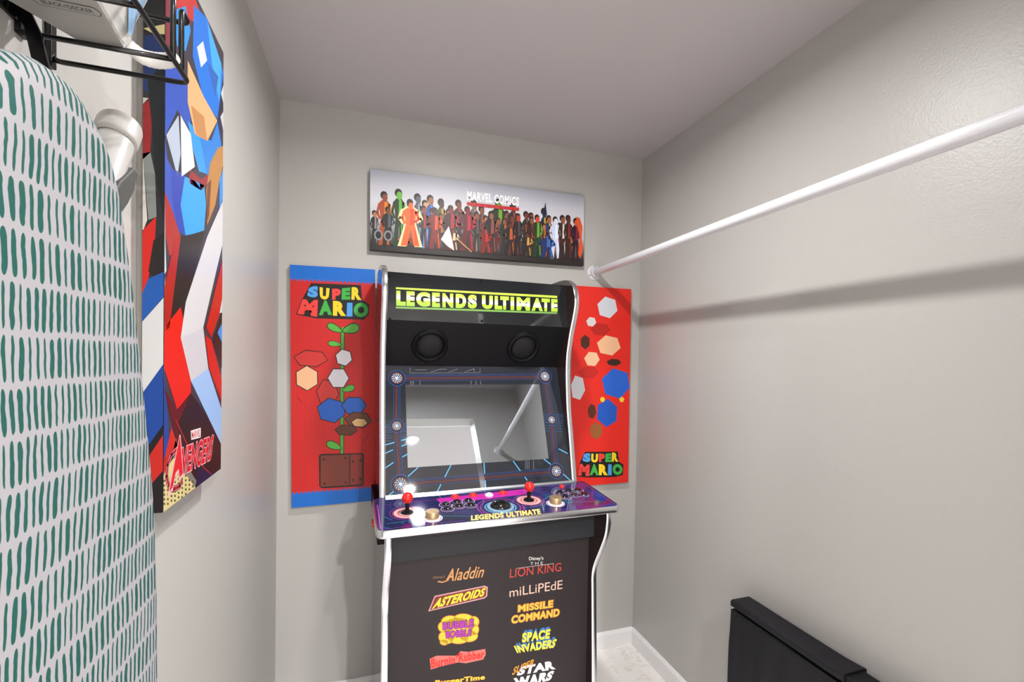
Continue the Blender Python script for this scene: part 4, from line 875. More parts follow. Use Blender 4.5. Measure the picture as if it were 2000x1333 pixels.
["line","#7a3aa0",0.002,[[200,1900],[1800,2000],[3000,1700]],1],
["line","#7a3aa0",0.002,[[4500,2000],[6000,2150],[7000,2000]],1],
["ell","#8a2f98",[[950,1142],[530,0],[0,530]],3,36,0],
["ell","#1f2348",[[950,1142],[500,0],[0,500]],4,36,0],
["ell","#c85a8a",[[950,1142],[440,0],[0,440]],5,36,0],
["ell","#20203c",[[950,1142],[420,0],[0,420]],6,36,0],
["ell","#e8b4b0",[[950,1142],[400,0],[0,400]],7,36,0],
["ell","#d06a7a",[[950,1142],[300,0],[0,300]],8,36,0],
["ell","#e8b4b0",[[950,1142],[240,0],[0,240]],9,36,0],
["ell","#8a2f98",[[4970,1202],[530,0],[0,530]],3,36,0],
["ell","#1f2348",[[4970,1202],[500,0],[0,500]],4,36,0],
["ell","#c85a8a",[[4970,1202],[440,0],[0,440]],5,36,0],
["ell","#20203c",[[4970,1202],[420,0],[0,420]],6,36,0],
["ell","#e8b4b0",[[4970,1202],[400,0],[0,400]],7,36,0],
["ell","#d06a7a",[[4970,1202],[300,0],[0,300]],8,36,0],
["ell","#e8b4b0",[[4970,1202],[240,0],[0,240]],9,36,0],
["ell","#8a2f98",[[3860,862],[780,0],[0,780]],3,36,0],
["ell","#2a2350",[[3860,862],[730,0],[0,730]],4,36,0],
["ell","#a83a9a",[[3860,862],[660,0],[0,660]],5,36,0],
["ell","#1f2a50",[[3860,862],[630,0],[0,630]],6,36,0],
["ell","#5f9ac8",[[3860,862],[520,0],[0,520]],7,36,0],
["ell","#1f2a50",[[3860,862],[470,0],[0,470]],8,36,0],
["ell","#e8e0ee",[[1620,561],[310,0],[0,310]],3,36,0],
["ell","#6f3a98",[[1620,561],[280,0],[0,280]],4,36,0],
["ell","#efe8f2",[[1620,561],[250,0],[0,250]],5,36,0],
["ell","#e8e0ee",[[5740,731],[310,0],[0,310]],3,36,0],
["ell","#6f3a98",[[5740,731],[280,0],[0,280]],4,36,0],
["ell","#efe8f2",[[5740,731],[250,0],[0,250]],5,36,0],
["ell","#d9c4dc",[[2200,1473],[215,0],[0,215]],3,36,0],
["ell","#d9c4dc",[[2570,1583],[215,0],[0,215]],3,36,0],
["ell","#d9c4dc",[[2980,1593],[215,0],[0,215]],3,36,0],
["ell","#d9c4dc",[[2190,1112],[215,0],[0,215]],3,36,0],
["ell","#d9c4dc",[[2570,1253],[215,0],[0,215]],3,36,0],
["ell","#d9c4dc",[[2960,1222],[215,0],[0,215]],3,36,0],
["ell","#2a2350",[[2200,1473],[195,0],[0,195]],4,36,0],
["ell","#2a2350",[[2570,1583],[195,0],[0,195]],4,36,0],
["ell","#2a2350",[[2980,1593],[195,0],[0,195]],4,36,0],
["ell","#2a2350",[[2190,1112],[195,0],[0,195]],4,36,0],
["ell","#2a2350",[[2570,1253],[195,0],[0,195]],4,36,0],
["ell","#2a2350",[[2960,1222],[195,0],[0,195]],4,36,0],
["ell","#d9c4dc",[[6280,1543],[215,0],[0,215]],3,36,0],
["ell","#d9c4dc",[[6670,1633],[215,0],[0,215]],3,36,0],
["ell","#d9c4dc",[[7050,1653],[215,0],[0,215]],3,36,0],
["ell","#d9c4dc",[[6310,1162],[215,0],[0,215]],3,36,0],
["ell","#d9c4dc",[[6690,1253],[215,0],[0,215]],3,36,0],
["ell","#d9c4dc",[[7030,1212],[215,0],[0,215]],3,36,0],
["ell","#2a2350",[[6280,1543],[195,0],[0,195]],4,36,0],
["ell","#2a2350",[[6670,1633],[195,0],[0,195]],4,36,0],
["ell","#2a2350",[[7050,1653],[195,0],[0,195]],4,36,0],
["ell","#2a2350",[[6310,1162],[195,0],[0,195]],4,36,0],
["ell","#2a2350",[[6690,1253],[195,0],[0,195]],4,36,0],
["ell","#2a2350",[[7030,1212],[195,0],[0,195]],4,36,0],
["text","LEGENDS ULTIMATE","#e8dc8a",[[2782,455],[5036,420],[4908,-4],[2691,97]],12,{"bold":0.05,"outline":[0.05,"#6a5a20"]}]]}}''')

# ================================================================ the room
W, H, L = 1.613, 2.40, 1.72          # closet width, height, depth to the doorway wall
WALL = mat('wall paint', '#b9b7b4', .37, spec=.5, bump=(190, .35, .0018))
CEIL = mat('ceiling paint', '#bfbabb', .6, spec=.3, bump=(150, .12, .001))
TRIM = mat('trim paint', '#f0eff0', .35)
HX0, HX1, HY = -1.7, 2.7, -4.6        # the room outside the doorway
def tile_floor():
    m = mat('marbled tile', '#e2dcd8', .25); nt = m.node_tree; b = nt.nodes['Principled BSDF']
    tc = nt.nodes.new('ShaderNodeTexCoord'); n1 = nt.nodes.new('ShaderNodeTexNoise'); n2 = nt.nodes.new('ShaderNodeTexNoise')
    cr = nt.nodes.new('ShaderNodeValToRGB'); cr2 = nt.nodes.new('ShaderNodeValToRGB'); br = nt.nodes.new('ShaderNodeTexBrick'); mx = nt.nodes.new('ShaderNodeMix'); mx.data_type = 'RGBA'
    n1.inputs['Scale'].default_value = 9; n1.inputs['Detail'].default_value = 8; n1.inputs['Distortion'].default_value = 1.6; n1.inputs['Roughness'].default_value = .75
    for e, (p, c) in zip(cr.color_ramp.elements, ((.28, '#b9aca3'), (.47, '#f3efec'))): e.position = p; e.color = (*lin(c), 1)
    br.inputs['Scale'].default_value = 1; br.inputs['Brick Width'].default_value = .6; br.inputs['Row Height'].default_value = .3; br.inputs['Mortar Size'].default_value = .003
    mp = nt.nodes.new('ShaderNodeMapping'); mp.inputs['Location'].default_value = (.33, .42, 0)
    nt.links.new(tc.outputs['Object'], mp.inputs[0]); nt.links.new(mp.outputs[0], br.inputs['Vector'])
    nt.links.new(tc.outputs['Object'], n1.inputs['Vector']); nt.links.new(n1.outputs['Fac'], cr.inputs[0])
    nt.links.new(br.outputs['Fac'], mx.inputs['Factor']); nt.links.new(cr.outputs[0], mx.inputs['A']); mx.inputs['B'].default_value = (*lin('#f2efee'), 1)
    nt.links.new(mx.outputs['Result'], b.inputs['Base Color']); return m
struct('floor', box(B(), HX0-.1, HX1+.1, HY-.1, .1, -.06, 0), tile_floor())
struct('ceiling', box(B(), HX0-.1, HX1+.1, HY-.1, .1, H, H+.06), CEIL)
struct('wall_back', box(B(), -.1, W+.1, 0, .1, 0, H), WALL)
struct('wall_left', box(B(), -.1, 0, -L, 0, 0, H), WALL)
struct('wall_right', box(B(), W, W+.1, -L, 0, 0, H), WALL)
DX0, DX1, DZ = .06, 1.215, 2.115        # doorway behind the camera's view
bm = B(); box(bm, HX0, DX0, -L-.10, -L, 0, H); box(bm, DX1, HX1, -L-.10, -L, 0, H); box(bm, DX0, DX1, -L-.10, -L, DZ, H)
struct('wall_front', bm, WALL)
bm = B()
for y0, y1 in ((-L-.114, -L-.10),):
    for a, b in ((DX0-.055, DX0), (DX1, DX1+.055)): box(bm, a, b, y0, y1, 0, DZ+.055)
    box(bm, DX0, DX1, y0, y1, DZ, DZ+.055)
struct('trim_1', bm, TRIM, bevel=.003)
bm = B(); box(bm, HX0-.1, HX0, HY, -L-.1, 0, H); box(bm, HX1, HX1+.1, HY, -L-.1, 0, H); box(bm, HX0, HX1, HY-.1, HY, 0, H)
struct('wall_outer', bm, mat('hall paint', '#e6e4e0', .6))
BB = [(0, 0), (-.014, 0), (-.014, .066), (-.010, .074), (-.005, .08), (0, .08)]
struct('baseboard_back', prism(B(), BB, 0.0, W-.0), TRIM)
bm = B(); prism(bm, BB, 0, L-.02); bm.transform(Matrix.Translation((W, 0, 0)) @ Matrix.Rotation(-PI/2, 4, 'Z')); struct('baseboard_right', bm, TRIM)
bm = B(); prism(bm, BB, 0, L-.02); bm.transform(Matrix.Translation((0, -L+.02, 0)) @ Matrix.Rotation(PI/2, 4, 'Z')); struct('baseboard_left', bm, TRIM)

# ================================================================ lamps (above and outside the frame, seen in reflections; outer side pair added as fill)
GLOW = mat('lamp lens glow', '#fffaf4', .4, emit=12)
def downlight(x, y, label, r=.040):
    d = empty('downlight', label, 'lamp', (x, y, H))
    obj('ring', lathe(B(), [(r, -.001), (r+.024, -.001), (r+.022, -.008), (r+.002, -.0155), (r, -.001)], 40), TRIM, d, angle=40)
    obj('lens', lathe(B(), [(0, -.005), (r, -.005), (r, -.001), (0, -.001)], 40), GLOW, d, angle=40)
downlight(.73, -.90, 'round recessed ceiling light inside the closet, in front of the arcade cabinet', .052)
downlight(.88, -2.48, 'round recessed ceiling light just outside the doorway, mirrored in the screen')
downlight(.99, -3.47, 'round recessed ceiling light farther from the doorway, mirrored below the screen')
downlight(-.5, -3.09, 'added unseen fill light in the outer room ceiling, on the left side')  # side fittings are made up to go with the fill beams
downlight(2.1, -2.9, 'added unseen fill light in the outer room ceiling, on the right side')

# ================================================================ wall prints
def canvas(name, label, w, h, d, mx, base, art, edge, rough=.45, group=None, art_special=None, coat=0., side=None):
    t = empty(name, label, 'poster'); t.matrix_world = mx      # local x right, y up, z off the wall; origin bottom left of the face
    t.location = mx.translation
    if group: t['group'] = group
    obj('panel', box(B(), 0, w, 0, h, -d, 0), mat(name+' edge '+edge, edge, .6), t, bevel=.0015)
    a = Art(art_special, rough, coat)
    a.poly(base, [(.0008, .0008), (w-.0008, .0008), (w-.0008, h-.0008), (.0008, h-.0008)], 0)
    for o in ART[art]['ops']: pass
    a2 = Art(art_special, rough, coat); a2.v, a2.f, a2.m, a2.mats = a.v, a.f, a.m, a.mats
    n0 = len(a2.v); a2.run(ART[art]['ops'])
    clipped(a2, n0, w, h)
    a2.v = [(x, y, z+.0003) for x, y, z in a2.v]
    a2.build('printed_face', t, Matrix.Identity(4))
    return t
def clipped(a, n0, w, h):
    """trim everything printed past the canvas edge"""
    for i in range(n0, len(a.v)):
        x, y, z = a.v[i]; a.v[i] = (min(max(x, .0006), w-.0006), min(max(y, .0006), h-.0006), z)
def weave(name, c1, c2):
    m = mat(name, c1, .5); nt = m.node_tree; tc = nt.nodes.new('ShaderNodeTexCoord'); mp = nt.nodes.new('ShaderNodeMapping'); ch = nt.nodes.new('ShaderNodeTexChecker')
    mp.inputs['Rotation'].default_value = (0, 0, PI/4); ch.inputs['Scale'].default_value = 160
    ch.inputs['Color1'].default_value = (*lin(c1), 1); ch.inputs['Color2'].default_value = (*lin(c2), 1)
    nt.links.new(tc.outputs['Object'], mp.inputs[0]); nt.links.new(mp.outputs[0], ch.inputs[0]); nt.links.new(ch.outputs[0], nt.nodes['Principled BSDF'].inputs['Base Color']); return m
th = .0148
canvas('canvas_print', 'tall red canvas print with blue zigzag ends and green vine, left of the arcade cabinet', .317, .949, .018,
       frame((.056, -.0205, .812), (math.cos(th), 0, math.sin(th)), (-math.sin(th), 0, math.cos(th))), 'red', 'vine', '#ece4e2', art_special={'red': weave('checked red print', '#d2211f', '#bd1d1c'), '#0f74d6': weave('checked blue print', '#1270d2', '#0f63bd')})
th = .006
canvas('canvas_print', 'red canvas print without blue ends, lettered at its foot, right of the arcade cabinet', .3152, .947, .018,
       frame((1.243, -.0205, .811), (math.cos(th), 0, math.sin(th)), (-math.sin(th), 0, math.cos(th))), '#e0281c', 'jump', '#e6b0a8')
th = .0095
canvas('canvas_print', 'wide low canvas print of a crowd of figures above the arcade cabinet', .956, .327, .023,
       frame((.336, -.0255, .842+1.0), (math.cos(th), 0, math.sin(th)), (-math.sin(th), 0, math.cos(th))), 'sky', 'crowd', '#3a3634',
       art_special={'sky': ramp_mat('grey backdrop print', 1, [(0, '#241f1e'), (.03, '#2c2726'), (.075, '#6f6d72'), (.12, '#b9bac2'), (.2, '#d4d5dc'), (.26, '#c6c7d1'), (.327, '#9d9fac')], .45)})
# the tall hero canvas on the left wall, wrapped round its near edge
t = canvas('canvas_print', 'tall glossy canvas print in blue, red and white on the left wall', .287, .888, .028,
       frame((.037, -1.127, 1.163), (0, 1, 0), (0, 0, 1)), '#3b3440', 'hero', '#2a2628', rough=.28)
obj('backing_strip', box(B(), .004, .283, .004, .884, -.0365, -.028), mat('grey backing', '#8c8882', .8), t)  # grey strip between canvas and wall, slightly inside the outline
a = Art(rough=.4); a.poly('#26242a', [(.0095, 0), (.037, 0), (.037, .888), (.0095, .888)], 0); n0 = len(a.v); a.run(ART['heroside']['ops'])
for i in range(n0, len(a.v)):
    x, y, z = a.v[i]; a.v[i] = (min(max(x, .0095), .0368), min(max(y, .0006), .8874), z)
a.build('printed_side', t, Matrix(((0, 0, -1, -.0004), (0, 1, 0, 0), (1, 0, 0, -.037), (0, 0, 0, 1))))

# ================================================================ closet rod
t = empty('closet_rod', 'white metal closet rod running along the right wall from the back wall', 'rod', (1.36, 0, 1.828))
RODM = mat('white enamel', '#d2d2d6', .22, coat=.4)
obj('tube', tube(B(), [(0, -.006, 0), (0, -L+.006, 0)], .0165, 28), RODM, t, angle=50)
for y, s in ((0, -1), (-L, 1)):
    f = obj('flange', lathe(B(), [(0, 0), (.036, 0), (.036, .003), (.031, .006), (.024, .007), (.0235, .022), (.0172, .022), (.0172, .004), (0, .004)], 40, (0, y, 0), (0, s, 0)), RODM, t, angle=35)
    for k in range(3):
        an = PI/2 + k*2*PI/3
        obj('screw', lathe(B(), [(.0036, 0), (.0036, .0012), (.002, .0022), (0, .0024)], 12, (.029*math.cos(an), y+s*.0055, .029*math.sin(an)), (0, s, 0)), mat('steel', '#8f9094', .35, 1.), f, smooth=True)

# ================================================================ arcade cabinet (local x right, y towards the wall, front is -y)
cab = empty('arcade_cabinet', 'black upright arcade cabinet with chrome edges, lime lettering and a slanted screen', 'arcade machine', (.364, -.035, 0), (0, 0, math.radians(2.1)))
BLK = mat('black laminate', '#0e0e11', .5, spec=.25); BLKD = mat('charcoal laminate', '#28292d', .5, spec=.35)
CHROME = mat('chrome moulding', '#e4e6ea', .2, 1.); SIDE = mat('side art gloss', '#2a1c1a', .12, coat=.5)
PW = .018; CW = .73
upper = [(-.372, .925), (-.366, .943), (-.334, 1.096), (-.308, 1.214), (-.295, 1.335), (-.295, 1.417), (-.306, 1.468), (-.321, 1.518), (-.341, 1.567), (-.354, 1.605), (-.358, 1.635), (-.352, 1.668), (-.335, 1.697), (-.31, 1.716), (-.27, 1.728), (-.22, 1.733)]
lower = [(-.617, .905), (-.617, .872), (-.606, .824), (-.576, .765), (-.545, .71), (-.531, .675), (-.527, .645), (-.529, .605), (-.536, .445), (-.543, .279), (-.55, .03)]
up_c = [tuple(p[1:]) for p in [Vector((0, a, b)) for a, b in upper] ]
up_c = [(v[1], v[2]) for v in spline([(0, a, b) for a, b in upper], 4)]; lo_c = [(v[1], v[2]) for v in spline([(0, a, b) for a, b in lower], 4)]
def ribbon(bm, path, x0, x1, thick=.0022, mi=0):
    """half-round edge moulding following the panel's front edge"""
    n = len(path); ring = []
    for i, (y, z) in enumerate(path):
        a = path[max(i-1, 0)]; b = path[min(i+1, n-1)]; t = Vector((0, b[0]-a[0], b[1]-a[1])).normalized(); nn = Vector((0, -t.z, t.y))
        if nn.y > 0 and abs(nn.y) > .02: nn = -nn
        if abs(nn.y) <= .02 and nn.z < 0: nn = -nn
        row = []
        for k in range(7):
            f = k/6; bul = math.sin(PI*f)
            row.append(bm.verts.new(Vector((x0+(x1-x0)*f, y, z)) + nn*(.0004+thick*bul**.6)))
        ring.append(row)
    for p, q in zip(ring, ring[1:]):
        for k in range(6): bm.faces.new((p[k], p[k+1], q[k+1], q[k])).material_index = mi
    return bm
for x0 in (0, CW-PW):
    prof = [(0, .925), ] + up_c + [(-.02, 1.733), (0, 1.72)]
    p = obj('upper_side_panel', prism(B(), prof, x0, x0+PW), SIDE, cab)
    obj('chrome_edge', ribbon(B(), up_c+[(-.03, 1.733)], x0-.0006, x0+PW+.0006), CHROME, p, smooth=True)
    prof = [(0, .905)] + lo_c + [(0, .03)]
    p = obj('lower_side_panel', prism(B(), prof, x0, x0+PW), SIDE, cab)
    obj('chrome_edge', ribbon(B(), lo_c, x0-.0006, x0+PW+.0006), CHROME, p, smooth=True)
    for y in (-.5, -.05): obj('foot', lathe(B(), [(0, 0), (.016, 0), (.016, .012), (.006, .014), (.006, .031), (0, .031)], 20, (x0+PW/2, y, 0)), BLK, cab, angle=40)
IX0, IX1 = PW, CW-PW
obj('top_panel', prism(B(), [(-.278, 1.695), (-.278, 1.708), (-.02, 1.722), (-.02, 1.709)], IX0, IX1), BLK, cab)
obj('back_panel', box(B(), IX0, IX1, -.012, 0, .03, 1.715), BLK, cab)
# marquee
def slab(bm, p0, p1, thick, x0, x1):
    """board whose front runs from p0 (bottom) to p1 (top) in the y, z plane"""
    t = Vector((0, p1[0]-p0[0], p1[1]-p0[1])).normalized(); n = Vector((0, t.z, -t.y)); n = n if n.y > 0 else -n
    q = [p0, p1, (p1[0]+n.y*thick, p1[1]+n.z*thick), (p0[0]+n.y*thick, p0[1]+n.z*thick)]
    return prism(bm, q, x0, x1)
ACR = mat('black acrylic', '#1b1d20', .06, spec=.6, coat=.6)
mq = obj('marquee', slab(B(), (-.298, 1.539), (-.278, 1.708), .006, IX0, IX1), ACR, cab)
mf = frame((IX0, -.298, 1.539), (1, 0, 0), (0, .02, .169)); mf.translation += mf.col[2].to_3d()*.0004
LIME = ramp_mat('lime lettering', 1, [(.030, '#6f9450'), (.046, '#6f9450'), (.048, '#86b83a'), (.066, '#a2c93c'), (.074, '#aed040'), (.0745, '#e2ead2'), (.086, '#d3e0ae'), (.098, '#a8c83c'), (.118, '#b4d048')], .3)
a = Art({'grad:lime': LIME}, .3); a.run(ART['marquee']['ops']); a.build('lettering', mq, mf)
SCR = mat('black screw', '#101012', .25, .6)
for u, v in ART['marquee']['screws']:
    sc = obj('screw', lathe(B(), [(.0042, 0), (.0042, .0015), (.003, .0028), (0, .0032)], 14), SCR, mq, mf @ Matrix.Translation((u, v, 0)), smooth=True)
# speaker panel
sp = obj('speaker_panel', slab(B(), (-.206, 1.378), (-.298, 1.539), .01, IX0, IX1), BLK, cab)
sf = frame((IX0, -.206, 1.378), (1, 0, 0), (0, -.092, .161)); sf.translation += sf.col[2].to_3d()*.0004
GR = mat('speaker mesh', '#08080a', .6, bump=(900, .6, .001)); RB = mat('black rubber', '#09090a', .5, spec=.2)
for x, y in ((.179-PW, .185-.098), (.546-PW, .185-.096)):
    s = obj('speaker', lathe(B(), [(0, .001), (.048, .001), (.050, .006), (.058, .010), (.066, .007), (.068, 0), (0, 0)], 48), RB, sp, sf @ Matrix.Translation((x, y, 0)), angle=35)
    obj('grille', lathe(B(), [(.0485, .0015), (.043, .006), (.027, .010), (0, .0115)], 40), GR, s, Matrix.Identity(4), smooth=True)
    for k in range(4):
        an = PI/4+k*PI/2
        obj('screw', lathe(B(), [(.0028, 0), (.0028, .002), (0, .003)], 10, (.061*math.cos(an), .061*math.sin(an), .0088)), SCR, s, Matrix.Identity(4), smooth=True)
# monitor with its printed bezel
BEZ = mat('bezel glass', '#23272f', .03, spec=.6, coat=.7)
mo = obj('monitor_bezel', slab(B(), (-.367, .945), (-.206, 1.378), .008, IX0, IX1), BEZ, cab)
bf = frame((IX0, -.367, .945), (1, 0, 0), (0, .161, .433)); bf.translation += bf.col[2].to_3d()*.0004
a = Art(rough=.03, coat=.6); a.run(ART['bezel']['ops']); a.build('bezel_artwork', mo, bf)
bm = B(); box(bm, .0757, .606, .0895, .388, 0, .0009)
obj('screen', bm, mat('switched-off screen', '#c9d0d6', .012, 1.), mo, bf)
obj('retainer_strip', slab(B(), (-.385, .938), (-.379, .951), .012, IX0, IX1), mat('brushed strip', '#c9cbd0', .28, 1.), cab)
# control deck
DZF, DZB, SL = .9272, .9432, .066
def rrect(x0, x1, y0, y1, r, n=6):
    out = []
    for cx, cy, a0 in ((x1-r, y1-r, 0), (x0+r, y1-r, PI/2), (x0+r, y0+r, PI), (x1-r, y0+r, 1.5*PI)):
        for k in range(n+1):
            an = a0 + k*PI/2/n; out.append((cx+r*math.cos(an), cy+r*math.sin(an)))
    return out
DX = (-.023, .755); DY = (-.632, -.376)
def deck_mesh(out, z0, z1, x0=0.):
    bm = B(); a = [bm.verts.new((x, y, z0+(y-DY[0])*SL)) for x, y in out]; b = [bm.verts.new((x, y, z1+(y-DY[0])*SL)) for x, y in out]
    bm.faces.new(a[::-1]); bm.faces.new(b)
    for k in range(len(out)): bm.faces.new((a[k], a[(k+1) % len(out)], b[(k+1) % len(out)], b[k]))
    return bm
def galaxy():
    m = mat('galaxy print', '#22244c', .06, coat=.8, spec=.6); nt = m.node_tree
    tc = nt.nodes.new('ShaderNodeTexCoord'); n = nt.nodes.new('ShaderNodeTexNoise'); cr = nt.nodes.new('ShaderNodeValToRGB')
    n.inputs['Scale'].default_value = 7; n.inputs['Detail'].default_value = 6; n.inputs['Distortion'].default_value = .8
    for e in range(2): cr.color_ramp.elements.new(.5)
    for e, (p, c) in zip(cr.color_ramp.elements, ((.3, '#12142e'), (.48, '#20255a'), (.6, '#3a2a6a'), (.72, '#1f4a6a'))): e.position = p; e.color = (*lin(c), 1)
    nt.links.new(tc.outputs['Object'], n.inputs['Vector']); nt.links.new(n.outputs['Fac'], cr.inputs[0]); nt.links.new(cr.outputs[0], nt.nodes['Principled BSDF'].inputs['Base Color']); return m
out = rrect(DX[0]+.003, DX[1]-.003, DY[0]+.003, DY[1], .02)
dk = obj('control_deck', deck_mesh(out, .905, DZF), galaxy(), cab)
df = frame((DX[0], DY[0], DZF), (1, 0, 0), (0, 1, SL)); df.translation += df.col[2].to_3d()*.0003
a = Art(rough=.1, coat=.6); a.run(ART['deck']['ops']); a.build('deck_artwork', dk, df)
bm = B(); ring = [p for p in rrect(DX[0], DX[1], DY[0], DY[1], .022)]
rows = []
for x, y in ring:
    cx = min(max(x, DX[0]+.022), DX[1]-.022); cy = max(y, DY[0]+.022) if y < DY[1]-.022 else y
    n = Vector((x-cx, (y-cy) if y < DY[1]-.022 else 0, 0)); n = n.normalized() if n.length > 1e-6 else Vector((0, -1, 0))
    z = (y-DY[0])*SL; rows.append([bm.verts.new((x+n.x*o, y+n.y*o, z+h)) for o, h in ((-.004, .9045), (0, .906), (.002, .911), (.0025, .917), (.002, .923), (0, .9275), (-.004, .9285))])
for p, q in zip(rows, rows[1:]+rows[:1]):
    if p[0].co.y > DY[1]-.001 and q[0].co.y > DY[1]-.001: continue
    for k in range(6): bm.faces.new((p[k], p[k+1], q[k+1], q[k]))
obj('chrome_edge', bm, CHROME, dk, smooth=True)
obj('deck_box', box(B(), -.014, CW+.014, -.50, -.06, .838, .906), BLK, cab, bevel=.003)
REDP = mat('red plastic', '#d8201c', .25, coat=.3)
for z, y in ((.872, -.40), (.922, -.46)):
    if z < .9: obj('side_button', lathe(B(), [(.0165, 0), (.0165, .003), (.012, .004), (.012, .010), (.010, .0115), (0, .0115)], 24, (-.014, y, z), (-1, 0, 0)), REDP, cab, angle=40)
obj('side_button', lathe(B(), [(.0165, 0), (.0165, .003), (.012, .004), (.012, .010), (.010, .0115), (0, .0115)], 24, (CW+.014, -.40, .872), (1, 0, 0)), REDP, cab, angle=40)
obj('apron', box(B(), IX0, IX1, -.535, -.517, .793, .905), BLKD, cab)
def on_deck(x, y): return df @ Matrix.Translation((x-DX[0], (y-DY[0])*1.0022, 0))
# joysticks
for x, y in ((.072, -.518), (.474, -.512)):
    j = obj('joystick', lathe(B(), [(0, .0002), (.019, .0008), (.018, .0025), (.007, .0035), (.0062, .006), (.0058, .034), (0, .034)], 32), BLK, cab, on_deck(x, y), angle=40)
    obj('ball', lathe(B(), [(0, .0295)]+[(.0172*math.sin(k*PI/14), .0465-.0172*math.cos(k*PI/14)) for k in range(1, 14)]+[(0, .0637)], 32), REDP, j, Matrix.Identity(4), smooth=True)['label'] = 'red ball top'
# spinner knobs
GOLD = mat('gold anodised metal', '#d3b48a', .32, .75); WHT = mat('white plastic', '#efeaf2', .3)
for x, y in ((.139, -.576), (.551, -.559)):
    s = obj('spinner_knob', lathe(B(), [(0, .002), (.0185, .002), (.0205, .003), (.0205, .021), (.0195, .0225), (0, .0225)], 40), GOLD, cab, on_deck(x, y), angle=35)
    obj('base_ring', lathe(B(), [(0, .0002), (.026, .0002), (.0255, .0018), (0, .002)], 40), WHT, s, Matrix.Identity(4), angle=40)
# buttons
BUTB = mat('black button', '#0f0f12', .18, coat=.4); CLR = mat('pale collar', '#5b4a66', .2, coat=.4); BUTR = mat('red button', '#e0352c', .3, coat=.3); BUTW = mat('white button', '#f4f2f0', .3, coat=.3)
pb = [(.0168, .0002), (.0168, .0026), (.0155, .0038), (.0128, .0038), (.0125, .0028), (0, .0028)]; cap = [(.0120, .0028), (.0120, .0062), (.0105, .0074), (.006, .0070), (0, .0066)]
def button(x, y, rim, top, sc=1.):
    b = obj('push_button', lathe(B(), [(r*sc, h) for r, h in pb], 28), rim, cab, on_deck(x, y), angle=35)
    obj('plunger', lathe(B(), [(r*sc, h) for r, h in cap], 28), top, b, Matrix.Identity(4), angle=35)
    return b
for x, y in ((.197, -.485), (.236, -.474), (.275, -.473), (.196, -.523), (.235, -.510), (.274, -.512), (.605, -.478), (.644, -.469), (.683, -.467), (.607, -.516), (.646, -.507), (.685, -.510)): button(x, y, CLR, BUTB, .98)
for x, y, m in ((.241, -.427, BUTR), (.303, -.428, BUTR), (.357, -.438, BUTW), (.409, -.431, BUTR), (.642, -.420, BUTR)): button(x, y, m, m, .86 if x < .6 else .6)
tb = obj('trackball', lathe(B(), [(.044, .0003), (.0435, .003), (.036, .005), (.0335, .003), (.0335, .0008)], 44), mat('trackball ring', '#8fb4cf', .25, .3), cab, on_deck(.363, -.546), angle=40)
obj('ball', lathe(B(), [(.0325, .0006)]+[(.0335*math.cos(k*PI/20), .002+.021*math.sin(k*PI/20)) for k in range(0, 10)]+[(0, .023)], 36), mat('black ball', '#141416', .12, coat=.5), tb, Matrix.Identity(4), smooth=True)
# lower front with the list of games
fp = obj('front_panel', box(B(), IX0, IX1, -.500, -.485, .035, .905), mat('front panel print', '#2f282a', .5, spec=.35), cab)
cut = ART['games']['cut'] + [None]
for i0, i1 in zip(cut, cut[1:]):
    a = Art(rough=.45); a.run(ART['games']['ops'][i0:i1]); a.build('game_logo', fp, frame((IX0, -.5006, 0), (1, 0, 0), (0, 0, 1)))
obj('kick_board', box(B(), IX0, IX1, -.52, -.50, .02, .035), BLK, cab)

